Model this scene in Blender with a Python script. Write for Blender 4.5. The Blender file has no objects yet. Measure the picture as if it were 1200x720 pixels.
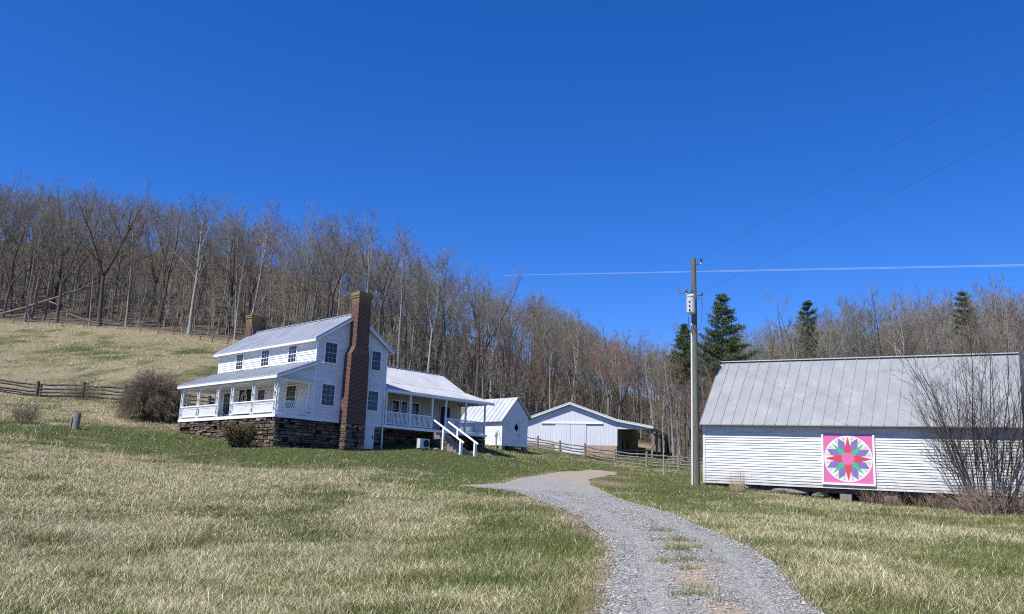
import bpy, math, random
import numpy as np
from mathutils import Matrix, Vector

SC = bpy.context.scene
COL = SC.collection
rnd = random.Random(7)

# ------------------------------------------------------------------ helpers
def tag(o, label=None, cat=None, group=None, kind=None):
    if label: o['label'] = label
    if cat: o['category'] = cat
    if group: o['group'] = group
    if kind: o['kind'] = kind
    return o

def empty(name, loc=(0, 0, 0), rz=0.0, mat=None):
    o = bpy.data.objects.new(name, None)
    o.empty_display_size = 0.3
    if mat is not None:
        o.matrix_world = mat
    else:
        o.location = loc
        o.rotation_euler = (0, 0, rz)
    COL.objects.link(o)
    return o

def mesh_np(name, V, F, mats, parent=None, mi=None, attrs=None, cols=None, smooth=False):
    """one mesh object from numpy verts and a list of face arrays (tri / quad)"""
    me = bpy.data.meshes.new(name)
    V = np.ascontiguousarray(V, dtype=np.float32)
    Fl = F if isinstance(F, (list, tuple)) else [F]
    Fl = [np.asarray(f, dtype=np.int32) for f in Fl if len(f)]
    nl = sum(f.size for f in Fl); npoly = sum(len(f) for f in Fl)
    me.vertices.add(len(V)); me.vertices.foreach_set('co', V.ravel())
    me.loops.add(nl); me.polygons.add(npoly)
    me.loops.foreach_set('vertex_index', np.concatenate([f.ravel() for f in Fl]))
    starts = []; s = 0
    for f in Fl:
        k = f.shape[1]
        starts.append(np.arange(len(f), dtype=np.int32) * k + s); s += f.size
    me.polygons.foreach_set('loop_start', np.concatenate(starts))
    if smooth:
        me.polygons.foreach_set('use_smooth', np.ones(npoly, dtype=bool))
    else:
        me.polygons.foreach_set('use_smooth', np.zeros(npoly, dtype=bool))
    for m in (mats if isinstance(mats, (list, tuple)) else [mats]):
        me.materials.append(m)
    if mi is not None:
        me.polygons.foreach_set('material_index', np.asarray(mi, dtype=np.int32))
    me.update(calc_edges=True)
    for k, a in (attrs or {}).items():
        at = me.attributes.new(k, 'FLOAT', 'POINT'); at.data.foreach_set('value', np.asarray(a, dtype=np.float32))
    for k, a in (cols or {}).items():
        at = me.attributes.new(k, 'FLOAT_COLOR', 'POINT')
        a = np.c_[np.asarray(a, dtype=np.float32), np.ones(len(V), dtype=np.float32)]
        at.data.foreach_set('color', np.ascontiguousarray(a, dtype=np.float32).ravel())
    o = bpy.data.objects.new(name, me)
    COL.objects.link(o)
    if parent is not None: o.parent = parent
    return o

class MB:
    """collects simple solids, then links them as ONE mesh object"""
    def __init__(s): s.v = []; s.f = []; s.m = []; s.cur = 0
    def mat(s, i): s.cur = i; return s
    def add(s, vs, fs):
        n = len(s.v); s.v += [tuple(map(float, v)) for v in vs]
        s.f += [tuple(n + i for i in f) for f in fs]; s.m += [s.cur] * len(fs); return s
    def box(s, x0, x1, y0, y1, z0, z1):
        return s.add([(x0, y0, z0), (x1, y0, z0), (x1, y1, z0), (x0, y1, z0), (x0, y0, z1), (x1, y0, z1), (x1, y1, z1), (x0, y1, z1)],
                     [(3, 2, 1, 0), (4, 5, 6, 7), (0, 1, 5, 4), (1, 2, 6, 5), (2, 3, 7, 6), (3, 0, 4, 7)])
    def prism(s, poly, axis, a0, a1):
        """poly: 2D points; extruded along axis 'x','y' or 'z' from a0 to a1"""
        def P(p, a):
            return {'x': (a, p[0], p[1]), 'y': (p[0], a, p[1]), 'z': (p[0], p[1], a)}[axis]
        n = len(poly)
        vs = [P(p, a0) for p in poly] + [P(p, a1) for p in poly]
        fs = [tuple(range(n))[::-1], tuple(range(n, 2 * n))] + [(i, (i + 1) % n, n + (i + 1) % n, n + i) for i in range(n)]
        return s.add(vs, fs)
    def beam(s, p, q, w, h=None, up=(0, 0, 1)):
        """square bar from p to q"""
        h = h or w; p = Vector(p); q = Vector(q); d = (q - p).normalized(); u = Vector(up)
        if abs(d.dot(u)) > .98: u = Vector((1, 0, 0))
        a = d.cross(u).normalized() * w / 2; b = a.cross(d).normalized() * h / 2
        vs = [p - a - b, p + a - b, p + a + b, p - a + b, q - a - b, q + a - b, q + a + b, q - a + b]
        return s.add(vs, [(3, 2, 1, 0), (4, 5, 6, 7), (0, 1, 5, 4), (1, 2, 6, 5), (2, 3, 7, 6), (3, 0, 4, 7)])
    def tube(s, pts, rad, n=8, cap=True):
        pts = [Vector(p) for p in pts]; N = len(pts)
        R = rad if isinstance(rad, (list, tuple)) else [rad] * N
        vs = []; fs = []
        for i, p in enumerate(pts):
            d = (pts[min(i + 1, N - 1)] - pts[max(i - 1, 0)]).normalized()
            u = Vector((0, 0, 1)) if abs(d.z) < .9 else Vector((1, 0, 0))
            a = d.cross(u).normalized(); b = d.cross(a)
            for k in range(n):
                t = 2 * math.pi * k / n
                vs.append(p + (a * math.cos(t) + b * math.sin(t)) * R[i])
        for i in range(N - 1):
            for k in range(n):
                fs.append((i * n + k, i * n + (k + 1) % n, (i + 1) * n + (k + 1) % n, (i + 1) * n + k))
        if cap:
            fs.append(tuple(range(n))[::-1]); fs.append(tuple((N - 1) * n + k for k in range(n)))
        return s.add(vs, fs)
    def quad(s, a, b, c, d): return s.add([a, b, c, d], [(0, 1, 2, 3)])
    def build(s, name, mats, parent=None, smooth=False):
        me = bpy.data.meshes.new(name); me.from_pydata(s.v, [], s.f)
        for m in (mats if isinstance(mats, (list, tuple)) else [mats]): me.materials.append(m)
        if s.m and max(s.m): me.polygons.foreach_set('material_index', s.m)
        if smooth: me.polygons.foreach_set('use_smooth', [True] * len(s.f))
        me.validate(); me.update()
        o = bpy.data.objects.new(name, me); COL.objects.link(o)
        if parent is not None: o.parent = parent
        return o

def rocky(center, size, seed, sub=2):
    """an irregular boulder as verts / tris"""
    r = np.random.RandomState(seed)
    import bmesh
    bm = bmesh.new(); bmesh.ops.create_icosphere(bm, subdivisions=sub, radius=1)
    V = np.array([v.co[:] for v in bm.verts]); F = np.array([[v.index for v in f.verts] for f in bm.faces]); bm.free()
    for k in range(7):
        n = r.randn(3); n /= np.linalg.norm(n); d = r.uniform(.45, .85)
        t = V @ n; V = V - np.outer(np.clip(t - d, 0, None), n)
    V = V * (1 + .06 * r.randn(len(V), 1))
    return V * np.array(size) + np.array(center), F

# ------------------------------------------------------------------ value noise (for what grows where)
def vnoise(x, y, seed=0):
    xi = np.floor(x).astype(np.int64); yi = np.floor(y).astype(np.int64)
    fx = x - xi; fy = y - yi
    fx = fx * fx * (3 - 2 * fx); fy = fy * fy * (3 - 2 * fy)
    def h(a, b):
        n = (a * 374761393 + b * 668265263 + seed * 1442695041) & 0x7fffffff
        n = ((n ^ (n >> 13)) * 1274126177) & 0x7fffffff
        return ((n ^ (n >> 16)) & 0xffff) / 65535.0
    return (h(xi, yi) * (1 - fx) + h(xi + 1, yi) * fx) * (1 - fy) + (h(xi, yi + 1) * (1 - fx) + h(xi + 1, yi + 1) * fx) * fy
def fbm(x, y, seed=0, oct=4):
    s = 0; a = .5; t = 0
    for i in range(oct):
        s = s + a * vnoise(x * 2 ** i + 17.3 * i, y * 2 ** i - 9.1 * i, seed + i); t += a; a *= .55
    return s / t
def sstep(a, b, x):
    t = np.clip((x - a) / (b - a), 0, 1); return t * t * (3 - 2 * t)

# ------------------------------------------------------------------ materials
MATS = {}
class NT:
    def __init__(s, name):
        s.m = bpy.data.materials.new(name); s.m.use_nodes = True
        s.t = s.m.node_tree; s.n = s.t.nodes; s.l = s.t.links
        s.b = s.n['Principled BSDF']; s.out = s.n['Material Output']
    def node(s, typ, **k):
        n = s.n.new(typ)
        for a, v in k.items(): setattr(n, a, v)
        return n
    def link(s, a, b): s.l.new(a, b)
    def noise(s, vec, scale, detail=4, rough=.6):
        n = s.node('ShaderNodeTexNoise'); n.inputs['Scale'].default_value = scale
        n.inputs['Detail'].default_value = detail; n.inputs['Roughness'].default_value = rough
        if vec is not None: s.link(vec, n.inputs['Vector'])
        return n.outputs['Fac']
    def ramp(s, fac, stops):
        r = s.node('ShaderNodeValToRGB'); e = r.color_ramp.elements
        e[0].position = stops[0][0]; e[0].color = (*stops[0][1], 1)
        e[1].position = stops[-1][0]; e[1].color = (*stops[-1][1], 1)
        for p, c in stops[1:-1]:
            k = e.new(p); k.color = (*c, 1)
        s.link(fac, r.inputs[0]); return r.outputs[0]
    def mix(s, fac, a, b, mode='MIX'):
        n = s.node('ShaderNodeMix', data_type='RGBA', blend_type=mode)
        for sock, v in ((n.inputs[0], fac), (n.inputs[6], a), (n.inputs[7], b)):
            if isinstance(v, (int, float)): sock.default_value = v
            elif isinstance(v, tuple): sock.default_value = (*v, 1)
            else: s.link(v, sock)
        return n.outputs[2]
    def math(s, op, a, b=None):
        n = s.node('ShaderNodeMath', operation=op)
        for i, v in enumerate((a, b)):
            if v is None: continue
            if isinstance(v, (int, float)): n.inputs[i].default_value = v
            else: s.link(v, n.inputs[i])
        return n.outputs[0]
    def obj(s): return s.node('ShaderNodeTexCoord').outputs['Object']
    def pos(s): return s.node('ShaderNodeNewGeometry').outputs['Position']
    def island(s): return s.node('ShaderNodeNewGeometry').outputs['Random Per Island']
    def oinfo(s): return s.node('ShaderNodeObjectInfo').outputs['Random']
    def mapping(s, vec, scale):
        n = s.node('ShaderNodeMapping'); n.inputs['Scale'].default_value = scale; s.link(vec, n.inputs['Vector']); return n.outputs[0]
    def bump(s, h, strength=.5, dist=.02):
        n = s.node('ShaderNodeBump'); n.inputs['Strength'].default_value = strength; n.inputs['Distance'].default_value = dist
        s.link(h, n.inputs['Height']); s.link(n.outputs[0], s.b.inputs['Normal'])
    def set(s, color=None, rough=.8, spec=.3, metal=0.0):
        if color is not None:
            if isinstance(color, tuple): s.b.inputs['Base Color'].default_value = (*color, 1)
            else: s.link(color, s.b.inputs['Base Color'])
        s.b.inputs['Roughness'].default_value = rough; s.b.inputs['Specular IOR Level'].default_value = spec
        s.b.inputs['Metallic'].default_value = metal
        return s.m

def speckled(name, c0, c1, scale=3.0, rough=.8, spec=.3, metal=0, bump=0, stretch=(1, 1, 1), detail=5):
    t = NT(name); v = t.mapping(t.obj(), stretch); f = t.noise(v, scale, detail)
    if bump: t.bump(f, bump, .02)
    return t.set(t.ramp(f, [(.3, c0), (.7, c1)]), rough, spec, metal)

M = {}
M['white'] = speckled('white paint', (.62, .63, .635), (.76, .76, .76), 1.6, .55, .3, stretch=(.5, .5, 2))
M['white_barn'] = speckled('old white barn paint', (.50, .50, .49), (.74, .74, .735), 2.6, .6, .3, stretch=(.35, 1, 2.5))
M['white_metal'] = speckled('white steel cladding', (.55, .56, .60), (.61, .62, .66), .8, .4, .4)
M['trim'] = speckled('white trim paint', (.74, .74, .74), (.82, .82, .81), 2, .5, .3)
M['dim_wall'] = speckled('dim lean-to wall', (.15, .15, .13), (.24, .235, .21), 1.5, .8, .2)  # shade under the lean-to roof is put into this darker wall colour
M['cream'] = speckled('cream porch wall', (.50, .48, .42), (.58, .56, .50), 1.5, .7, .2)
M['roof'] = speckled('grey painted tin roof', (.36, .38, .41), (.48, .50, .53), .9, .40, .5, .25, stretch=(1, 1, .4))
M['roof_pale'] = speckled('pale galvanised tin roof', (.42, .43, .44), (.56, .56, .56), .7, .4, .5, .1)
t = NT('weathered barn tin')
o = t.obj(); f1 = t.noise(t.mapping(o, (.9, .9, .35)), 1.6, 6, .65); f2 = t.noise(o, .35, 3)
M['roof_barn'] = t.set(t.mix(t.math('MULTIPLY', f2, .6), t.ramp(f1, [(.3, (.20, .207, .222)), (.55, (.255, .262, .275)), (.75, (.34, .345, .352))]), (.255, .262, .278)), .5, .45, .15)
t = NT('old red brick')
o = t.obj(); sx = t.node('ShaderNodeSeparateXYZ'); t.link(o, sx.inputs[0])
cb = t.node('ShaderNodeCombineXYZ'); t.link(t.math('ADD', sx.outputs[0], sx.outputs[1]), cb.inputs[0]); t.link(sx.outputs[2], cb.inputs[1])
br = t.node('ShaderNodeTexBrick'); t.link(cb.outputs[0], br.inputs['Vector'])
br.inputs['Scale'].default_value = 1.0; br.inputs['Brick Width'].default_value = .24; br.inputs['Row Height'].default_value = .085
br.inputs['Mortar Size'].default_value = .012; br.inputs['Color1'].default_value = (.14, .047, .030, 1); br.inputs['Color2'].default_value = (.05, .021, .015, 1)
br.inputs['Mortar'].default_value = (.20, .16, .135, 1); br.inputs['Bias'].default_value = -.1
st = t.noise(o, 1.6, 5)
zz = t.node('ShaderNodeMapRange'); t.link(sx.outputs[2], zz.inputs[0]); zz.inputs[1].default_value = 7.7; zz.inputs[2].default_value = 8.7
lich = t.math('MULTIPLY', zz.outputs[0], t.math('GREATER_THAN', st, .42))
M['brick'] = t.set(t.mix(t.math('MULTIPLY', lich, .5), br.outputs['Color'], (.34, .27, .10)), .9, .2)
t.bump(br.outputs['Fac'], .4, -.01)
t = NT('field stone')
isl = t.island(); f = t.noise(t.obj(), 6, 5)
M['stone'] = t.set(t.mix(t.math('MULTIPLY', f, .55), t.ramp(isl, [(0, (.06, .045, .036)), (.3, (.15, .11, .082)), (.55, (.25, .19, .14)), (.8, (.11, .093, .083)), (1, (.38, .30, .22))]), (.085, .065, .05)), .9, .2)
t.bump(f, .6, .04)
M['mortar'] = speckled('dark stone core', (.012, .010, .009), (.03, .025, .02), 5, .95, .1)
M['boulder'] = speckled('grey boulder', (.11, .098, .082), (.26, .24, .21), 4, .9, .2, bump=.6)
M['sash'] = NT('grey window sash').set((.42, .44, .47), .5, .3)
M['glass'] = NT('dark window glass').set((.018, .022, .03), .06, .5)
M['dark'] = NT('unlit interior').set((.018, .016, .015), .9, .1)
M['screen'] = NT('dark door screen').set((.03, .03, .034), .7, .2)
M['wood'] = speckled('weathered grey wood', (.13, .115, .10), (.30, .275, .245), 5, .9, .15, stretch=(6, 6, .6), bump=.3)
M['fence'] = speckled('dark old chestnut rail', (.045, .037, .032), (.17, .15, .13), 4, .9, .15, bump=.3)
M['fence_pale'] = speckled('silvery fence rail', (.10, .092, .08), (.235, .217, .19), 4, .9, .15, bump=.3)
M['brown_wood'] = speckled('brown plank', (.20, .125, .085), (.36, .25, .185), 3, .85, .2, stretch=(1, 1, 3))
M['pole'] = speckled('utility pole wood', (.075, .078, .058), (.20, .195, .155), 6, .9, .15, stretch=(5, 5, .35), bump=.4)
M['conduit'] = NT('white conduit').set((.72, .73, .74), .4, .4)
M['tank'] = speckled('pale grey enamel', (.46, .48, .48), (.56, .58, .58), 3, .4, .5)
M['black'] = NT('black rubber').set((.018, .018, .02), .6, .3)
M['porcelain'] = NT('brown porcelain').set((.09, .05, .04), .2, .6)
M['steel'] = NT('galvanised steel').set((.35, .36, .37), .4, .5, .8)
M['cable'] = NT('power cable').set((.05, .05, .055), .6, .3)
M['concrete'] = speckled('grey concrete', (.17, .16, .145), (.27, .26, .24), 5, .9, .2, bump=.3)
M['brickblock'] = speckled('tan block wall', (.28, .20, .155), (.42, .31, .245), 2.5, .9, .2)
M['green_paint'] = speckled('faded green paint', (.16, .24, .17), (.34, .42, .33), 6, .6, .3)
M['blue_chair'] = NT('blue grey chair paint').set((.055, .07, .10), .6, .3)
for nm, c in dict(q_pink=(.62, .14, .34), q_red=(.60, .045, .085), q_purple=(.19, .15, .36), q_green=(.05, .42, .22), q_white=(.70, .68, .63), q_grey=(.50, .48, .45), q_cream=(.58, .55, .50)).items():
    tt = NT('quilt board ' + nm[2:]); ff = tt.noise(tt.obj(), 5, 4)
    M[nm] = tt.set(tt.mix(tt.math('MULTIPLY', ff, .25), c, tuple(v * .8 + .08 for v in c)), .5, .35)

def bark(name, c0, c1):
    t = NT(name); f = t.noise(t.mapping(t.obj(), (3, 3, .7)), 3, 5); r = t.oinfo()
    c = t.ramp(f, [(.3, c0), (.7, c1)])
    t.bump(f, .6, .05)
    return t.set(t.mix(r, c, t.mix(.5, c, (.16, .135, .12))), .95, .1)
M['bark_grey'] = bark('grey bark', (.115, .103, .09), (.27, .25, .222))
M['bark_dark'] = bark('dark bark', (.05, .042, .037), (.13, .112, .098))
M['bark_pale'] = bark('pale bark', (.22, .205, .18), (.40, .38, .345))
def twigm(name, c0, c1):
    t = NT(name); r = t.oinfo(); i = t.island()
    return t.set(t.mix(t.math('ADD', t.math('MULTIPLY', r, .5), t.math('MULTIPLY', i, .5)), c0, c1), .9, .1)
M['twig'] = twigm('grey brown twigs', (.135, .120, .094), (.285, .26, .205))
M['twig_red'] = twigm('red budded twigs', (.14, .082, .066), (.25, .155, .125))
M['twig_rust'] = twigm('rust budded twigs', (.30, .11, .06), (.42, .18, .10))
M['twig_shrub'] = twigm('brown shrub stems', (.105, .083, .056), (.29, .235, .17))
M['stem_dark'] = twigm('dark shrub stems', (.045, .037, .034), (.13, .11, .10))
M['stem_red'] = twigm('red brown weed stems', (.16, .105, .08), (.36, .27, .205))
M['needle'] = twigm('dark pine needles', (.035, .060, .026), (.11, .145, .058))
M['needle_olive'] = twigm('olive pine needles', (.05, .065, .022), (.13, .14, .055))
M['box_leaf'] = twigm('bronzed evergreen leaves', (.085, .072, .033), (.25, .175, .085))
t = NT('grass blades'); a = t.node('ShaderNodeAttribute', attribute_name='tint')
M['blade'] = t.set(a.outputs['Color'], .75, .2)
t = NT('leaf litter and fallen twigs'); M['straw_tuft'] = t.set(t.mix(t.island(), (.34, .26, .14), (.58, .49, .31)), .9, .1)

def soiled(key, h, c, scale=1.6, amount=.75):
    """mud splashed and weathering up from the sill of a painted wall"""
    m = M[key]; nt_ = m.node_tree; b = nt_.nodes['Principled BSDF']; src = b.inputs['Base Color'].links[0].from_socket
    tc = nt_.nodes.new('ShaderNodeTexCoord'); sp = nt_.nodes.new('ShaderNodeSeparateXYZ'); nt_.links.new(tc.outputs['Object'], sp.inputs[0])
    no = nt_.nodes.new('ShaderNodeTexNoise'); no.inputs['Scale'].default_value = scale; no.inputs['Detail'].default_value = 6; nt_.links.new(tc.outputs['Object'], no.inputs['Vector'])
    mr_ = nt_.nodes.new('ShaderNodeMapRange'); mr_.inputs[1].default_value = h; mr_.inputs[2].default_value = 0; nt_.links.new(sp.outputs[2], mr_.inputs[0])
    mu = nt_.nodes.new('ShaderNodeMath'); mu.operation = 'MULTIPLY'; nt_.links.new(mr_.outputs[0], mu.inputs[0]); nt_.links.new(no.outputs['Fac'], mu.inputs[1])
    m2 = nt_.nodes.new('ShaderNodeMath'); m2.operation = 'MULTIPLY'; m2.inputs[1].default_value = amount; nt_.links.new(mu.outputs[0], m2.inputs[0])
    mx_ = nt_.nodes.new('ShaderNodeMix'); mx_.data_type = 'RGBA'; nt_.links.new(m2.outputs[0], mx_.inputs[0]); nt_.links.new(src, mx_.inputs[6]); mx_.inputs[7].default_value = (*c, 1)
    nt_.links.new(mx_.outputs[2], b.inputs['Base Color'])
soiled('white_barn', .9, (.30, .27, .22), 2.4, 1.0)

# ------------------------------------------------------------------ the lie of the land
ANCH = np.array([[2.58, 11.6, 0.11], [-3.06, 11.2, -0.03], [-5.91, 10.6, -0.04], [6.47, 12.0, 0.19], [3.44, 17.7, 0.62], [3.28, 26.0, 1.08], [2.16, 38.0, 1.66], [5.56, 58.0, 2.9], [10.31, 47.0, 2.15], [10.82, 46.2, 2.32], [16.45, 41.0, 1.54], [21.2, 39.0, 1.4], [22.33, 38.0, 1.32], [7.98, 20.0, 0.64], [11.69, 20.0, 0.77], [12.41, 31.0, 0.99], [17.01, 29.0, 1.0], [-0.44, 76.0, 5.02], [2.26, 98.0, 5.83], [8.98, 97.0, 5.74], [12.51, 97.5, 5.65], [16.01, 97.0, 5.61], [5.41, 89.0, 5.52], [3.08, 91.0, 6.01], [10.04, 80.0, 4.37], [15.38, 77.0, 3.98], [16.25, 75.0, 3.75], [10.17, 55.0, 2.47], [0.41, 62.0, 3.39], [-1.55, 48.0, 2.22], [-41.76, 75.0, 8.09], [-37.5, 75.0, 8.25], [-26.97, 63.0, 5.4], [-28.1, 56.0, 4.5], [-21.96, 45.0, 2.76], [-15.97, 33.0, 1.49], [-11.49, 24.0, 0.61], [-7.77, 16.5, -0.0], [-31.93, 54.0, 4.38], [-18.03, 31.0, 1.39], [-8.99, 47.0, 2.85], [-7.21, 38.0, 1.88], [-4.86, 26.0, 0.8], [-3.1, 17.0, 0.12], [0.23, 27.0, 0.95], [0.18, 17.5, 0.36], [-4.02, 44.0, 2.08], [-19.29, 52.0, 3.67], [-15.26, 45.0, 2.56], [-70.3, 115.0, 21.67], [-54.04, 113.0, 21.05], [-39.15, 112.0, 19.79], [-50.58, 93.0, 14.03], [-35.33, 88.0, 12.92], [-12.32, 105.0, 13.54], [0.57, 112.0, 9.78], [13.13, 125.0, 10.94], [24.59, 120.0, 8.86], [39.57, 98.0, 6.3], [49.31, 82.0, 4.36], [-13.99, 51.83, 3.65], [-22.82, 59.96, 4.71], [-12.2, 53.71, 3.7], [-8.33, 57.76, 4.01], [-1.42, 64.44, 4.16], [-14.61, 59.88, 4.66], [-16.88, 66.19, 5.66], [-3.5, 68.63, 5.16], [-11.95, 67.01, 6.66], [-3.26, 58.73, 3.91], [0.0, 0.0, 0.0], [0.0, 5.0, 0.0], [-8.0, 0.0, 0.4], [8.0, 0.0, -0.2], [-25.0, 0.0, 2.0], [25.0, 0.0, -0.5], [0.0, -25.0, 0.0], [-40.0, -25.0, 4.0], [40.0, -25.0, -1.0], [60.0, 20.0, 1.0], [45.0, 40.0, 2.0], [70.0, 70.0, 4.0], [120.0, 60.0, 6.0], [120.0, 110.0, 15.0], [60.0, 150.0, 20.0], [32.0, 150.0, 13.5], [0.0, 160.0, 26.0], [-60.0, 160.0, 41.0], [-120.0, 150.0, 43.0], [-130.0, 90.0, 26.0], [-110.0, 40.0, 12.0], [-70.0, 10.0, 6.0], [-60.0, 60.0, 10.0], [-60.0, -20.0, 6.0], [-130.0, -20.0, 14.0], [130.0, 0.0, 3.0], [130.0, -30.0, 2.0], [-130.0, 220.0, 57.0], [-60.0, 220.0, 56.0], [0.0, 220.0, 30.0], [130.0, 220.0, 28.0], [60.0, 220.0, 26.0]])
AP = ANCH[:, :2]
def _fit():
    n = len(AP); d = np.linalg.norm(AP[:, None] - AP[None], axis=2) / 50
    K = np.where(d > 0, d * d * np.log(d + 1e-12), 0) + .002 * np.eye(n)
    Q = np.c_[np.ones(n), AP / 50]
    return np.linalg.solve(np.block([[K, Q], [Q.T, np.zeros((3, 3))]]), np.r_[ANCH[:, 2], 0, 0, 0])
TW = _fit()
def hgt(x, y):
    x = np.atleast_1d(np.asarray(x, float)); y = np.atleast_1d(np.asarray(y, float)); sh = x.shape
    # far out the slope levels off
    X = np.stack([np.clip(x.ravel(), -135, 135), np.clip(y.ravel(), -28, 215)], 1); out = np.empty(len(X))
    for i in range(0, len(X), 20000):
        q = X[i:i + 20000]; d = np.linalg.norm(q[:, None] - AP[None], axis=2) / 50
        K = np.where(d > 0, d * d * np.log(d + 1e-12), 0)
        out[i:i + 20000] = K @ TW[:-3] + TW[-3] + q[:, 0] / 50 * TW[-2] + q[:, 1] / 50 * TW[-1]
    return out.reshape(sh)
def hz(x, y): return float(hgt(x, y)[0])
EX = [-140, -75, -54, -39, -25, -14, -3, 4, 12, 19, 22, 30, 45, 60, 80, 140]
EY = [120, 116.5, 114, 113, 111, 108, 112, 118, 119, 116, 96, 93, 90, 87, 84, 78]
def edge_y(x): return np.interp(x, EX, EY)

# drive: left and right edge as x for a given y
LY = [-22, 5, 11.6, 13.2, 14.9, 17.1, 19.7, 24.2, 27.9, 31.3, 34.9, 36.6, 37.6, 38.4, 41.0, 48.6, 52.5, 58.8, 67.0]
LX = [.9, 1.05, 1.33, 1.58, 1.82, 2.08, 2.16, 2.1, 1.74, 1.17, .51, -.5, -1.9, -1.95, -.58, .69, 2.44, 4.3, 6.42]
RY = [-22, 5, 12.1, 13.6, 15.6, 18.2, 21.5, 24.0, 29.9, 34.7, 40.6, 44.6, 50.3, 54.6, 62, 67]
RX = [4.08, 4.08, 4.18, 4.45, 4.8, 5.1, 5.0, 5.0, 4.85, 4.47, 4.43, 4.38, 4.83, 6.16, 8.0, 8.6]
def road_edges(y):
    w = .16 * (fbm(y * .9, y * 0 + 3.3, 21, 4) - .5); w2 = .16 * (fbm(y * .9, y * 0 + 9.3, 22, 4) - .5)
    return np.interp(y, LY, LX) + w * 2, np.interp(y, RY, RX) + w2 * 2
def road_dist(x, y):
    """> 0 outside the gravel, < 0 on it (metres, sideways)"""
    l, r = road_edges(y); d = np.maximum(l - x, x - r)
    return np.where((y > -22) & (y < 67), d, 9.0)

BLOBS = [(-6, 19, 9, 11, .26), (-15, 33, 10, 9, .24), (-9, 33, 4, 4, .12), (-27, 40, 8, 8, .12), (-4, 53, 13, 8.5, -.62), (-16, 50, 9, 5, -.45), (-21, 57, 7, 5, -.6),
         (4, 66, 16, 14, -.42), (8, 47, 5, 12, -.45), (.3, 25, 1.9, 11, -.34), (-2.5, 40, 5, 5, -.35), (8.6, 21, 3, 8, .2), (-50, 94, 40, 22, .05), (14, 33, 7, 6, -.05), (20, 33, 9, 6, -.22),
         (6.2, 20, 1.1, 12, .22), (-29, 52, 5, 4, -.2), (3, 90, 20, 10, -.3), (11.3, 43, 2, 2, .45), (-36, 60, 7, 6, .1), (-8, 25, 3, 2.2, -.2), (-13, 27, 2.6, 2, -.22), (6, 31, 2, 7, -.35), (-47, 76, 16, 4, .12), (13, 17, 4, 4, -.16)]
def straw(x, y):
    s = .575 + .9 * (fbm(x * .16, y * .16, 3, 4) - .5) + 1.15 * (fbm(x * .7, y * .7, 8, 4) - .5)
    for bx, by, rx, ry, a in BLOBS:
        s = s + a * np.exp(-((x - bx) / rx) ** 2 - ((y - by) / ry) ** 2)
    e = edge_y(x) - y
    s = s + .5 * np.exp(-(np.abs(e - 1.5) / 3.0) ** 2)
    return np.clip(s, 0, 1)
DIRT = [(-30.2, 64.6, 1.8, 1.6, .9), (-28.6, 62.2, 1.6, .9, .5), (5.6, 47.6, 1.5, 4.2, .85), (6.8, 57.5, 2.2, 3.2, .75), (10.5, 68, 4, 2.5, .6), (-16.5, 42.5, 3.2, .7, .35), (-9, 41, 2.6, .6, .35), (-13.2, 37.5, 1.4, 1.1, .55),
        (10.6, 14.2, 1.6, .8, .6), (-24, 59.7, 1.6, .8, .5)]
def dirt(x, y):
    rd = road_dist(x, y); n = fbm(x * 1.3, y * 1.3, 31, 3)
    d = np.exp(-(np.clip(rd, 0, 9) / (np.where(x < 3.2, .36, .10) + .42 * n)) ** 2) * .95
    d = d * np.where(x < 3.2, 1.0, .72)
    for bx, by, rx, ry, a in DIRT:
        d = np.maximum(d, a * np.exp(-(((x - bx) / rx) ** 2 + ((y - by) / ry) ** 2)) * (.55 + .9 * n))
    return np.clip(d, 0, 1)
def litter(x, y):
    e = y - edge_y(x) + 3 * (fbm(x * .3, y * .3, 41, 3) - .5)
    return sstep(-.6, 1.6, e)

def axis_lines(parts):
    out = []
    for a, b, s in parts: out += list(np.arange(a, b, s))
    return np.array(out + [parts[-1][1]])
gx = axis_lines([(-1800, -300, 150), (-300, -140, 20), (-140, -60, 2), (-60, -16, 1), (-16, 24, .4), (24, 60, 1), (60, 140, 2), (140, 300, 20), (300, 1800, 150)])
gy = axis_lines([(-1800, -300, 150), (-300, -30, 15), (-30, 6, 1), (6, 52, .4), (52, 130, 1), (130, 220, 3), (220, 400, 20), (400, 1900, 150)])
XX, YY = np.meshgrid(gx, gy)
ZZ = hgt(XX, YY)
ZZ = ZZ - np.clip(np.hypot(np.clip(np.abs(XX) - 140, 0, None), np.clip(YY - 216, 0, None)), 0, 400) * .02
def bumps(x, y): return .10 * (fbm(x * .35, y * .35, 51, 3) - .5) + .05 * (fbm(x * 1.3, y * 1.3, 52, 2) - .5)
rdm = sstep(0, 1.2, road_dist(XX, YY))
ZZ = ZZ + bumps(XX, YY) * rdm * ((np.abs(XX) < 140) & (YY > -30) & (YY < 220))
V = np.stack([XX.ravel(), YY.ravel(), ZZ.ravel()], 1)
nx, ny = len(gx), len(gy)
ii = (np.arange(ny - 1)[:, None] * nx + np.arange(nx - 1)[None]).ravel()
F = np.stack([ii, ii + 1, ii + nx + 1, ii + nx], 1)
t = NT('meadow ground')
p = t.pos()
def at_(nm): return t.node('ShaderNodeAttribute', attribute_name=nm).outputs['Fac']
n1 = t.noise(p, 1.8, 6, .7); n2 = t.noise(p, 9, 5, .7); n3 = t.noise(p, .25, 3)
sf = t.math('ADD', at_('straw'), t.math('MULTIPLY', t.math('SUBTRACT', t.math('ADD', n1, n2), 1.0), .9))
g = t.mix(n2, (.035, .046, .014), (.09, .105, .038)); sw = t.mix(n2, (.15, .12, .072), (.30, .255, .165))
rmp = t.node('ShaderNodeMapRange'); t.link(sf, rmp.inputs[0]); rmp.inputs[1].default_value = .3; rmp.inputs[2].default_value = .7
c = t.mix(rmp.outputs[0], g, sw)
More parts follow.
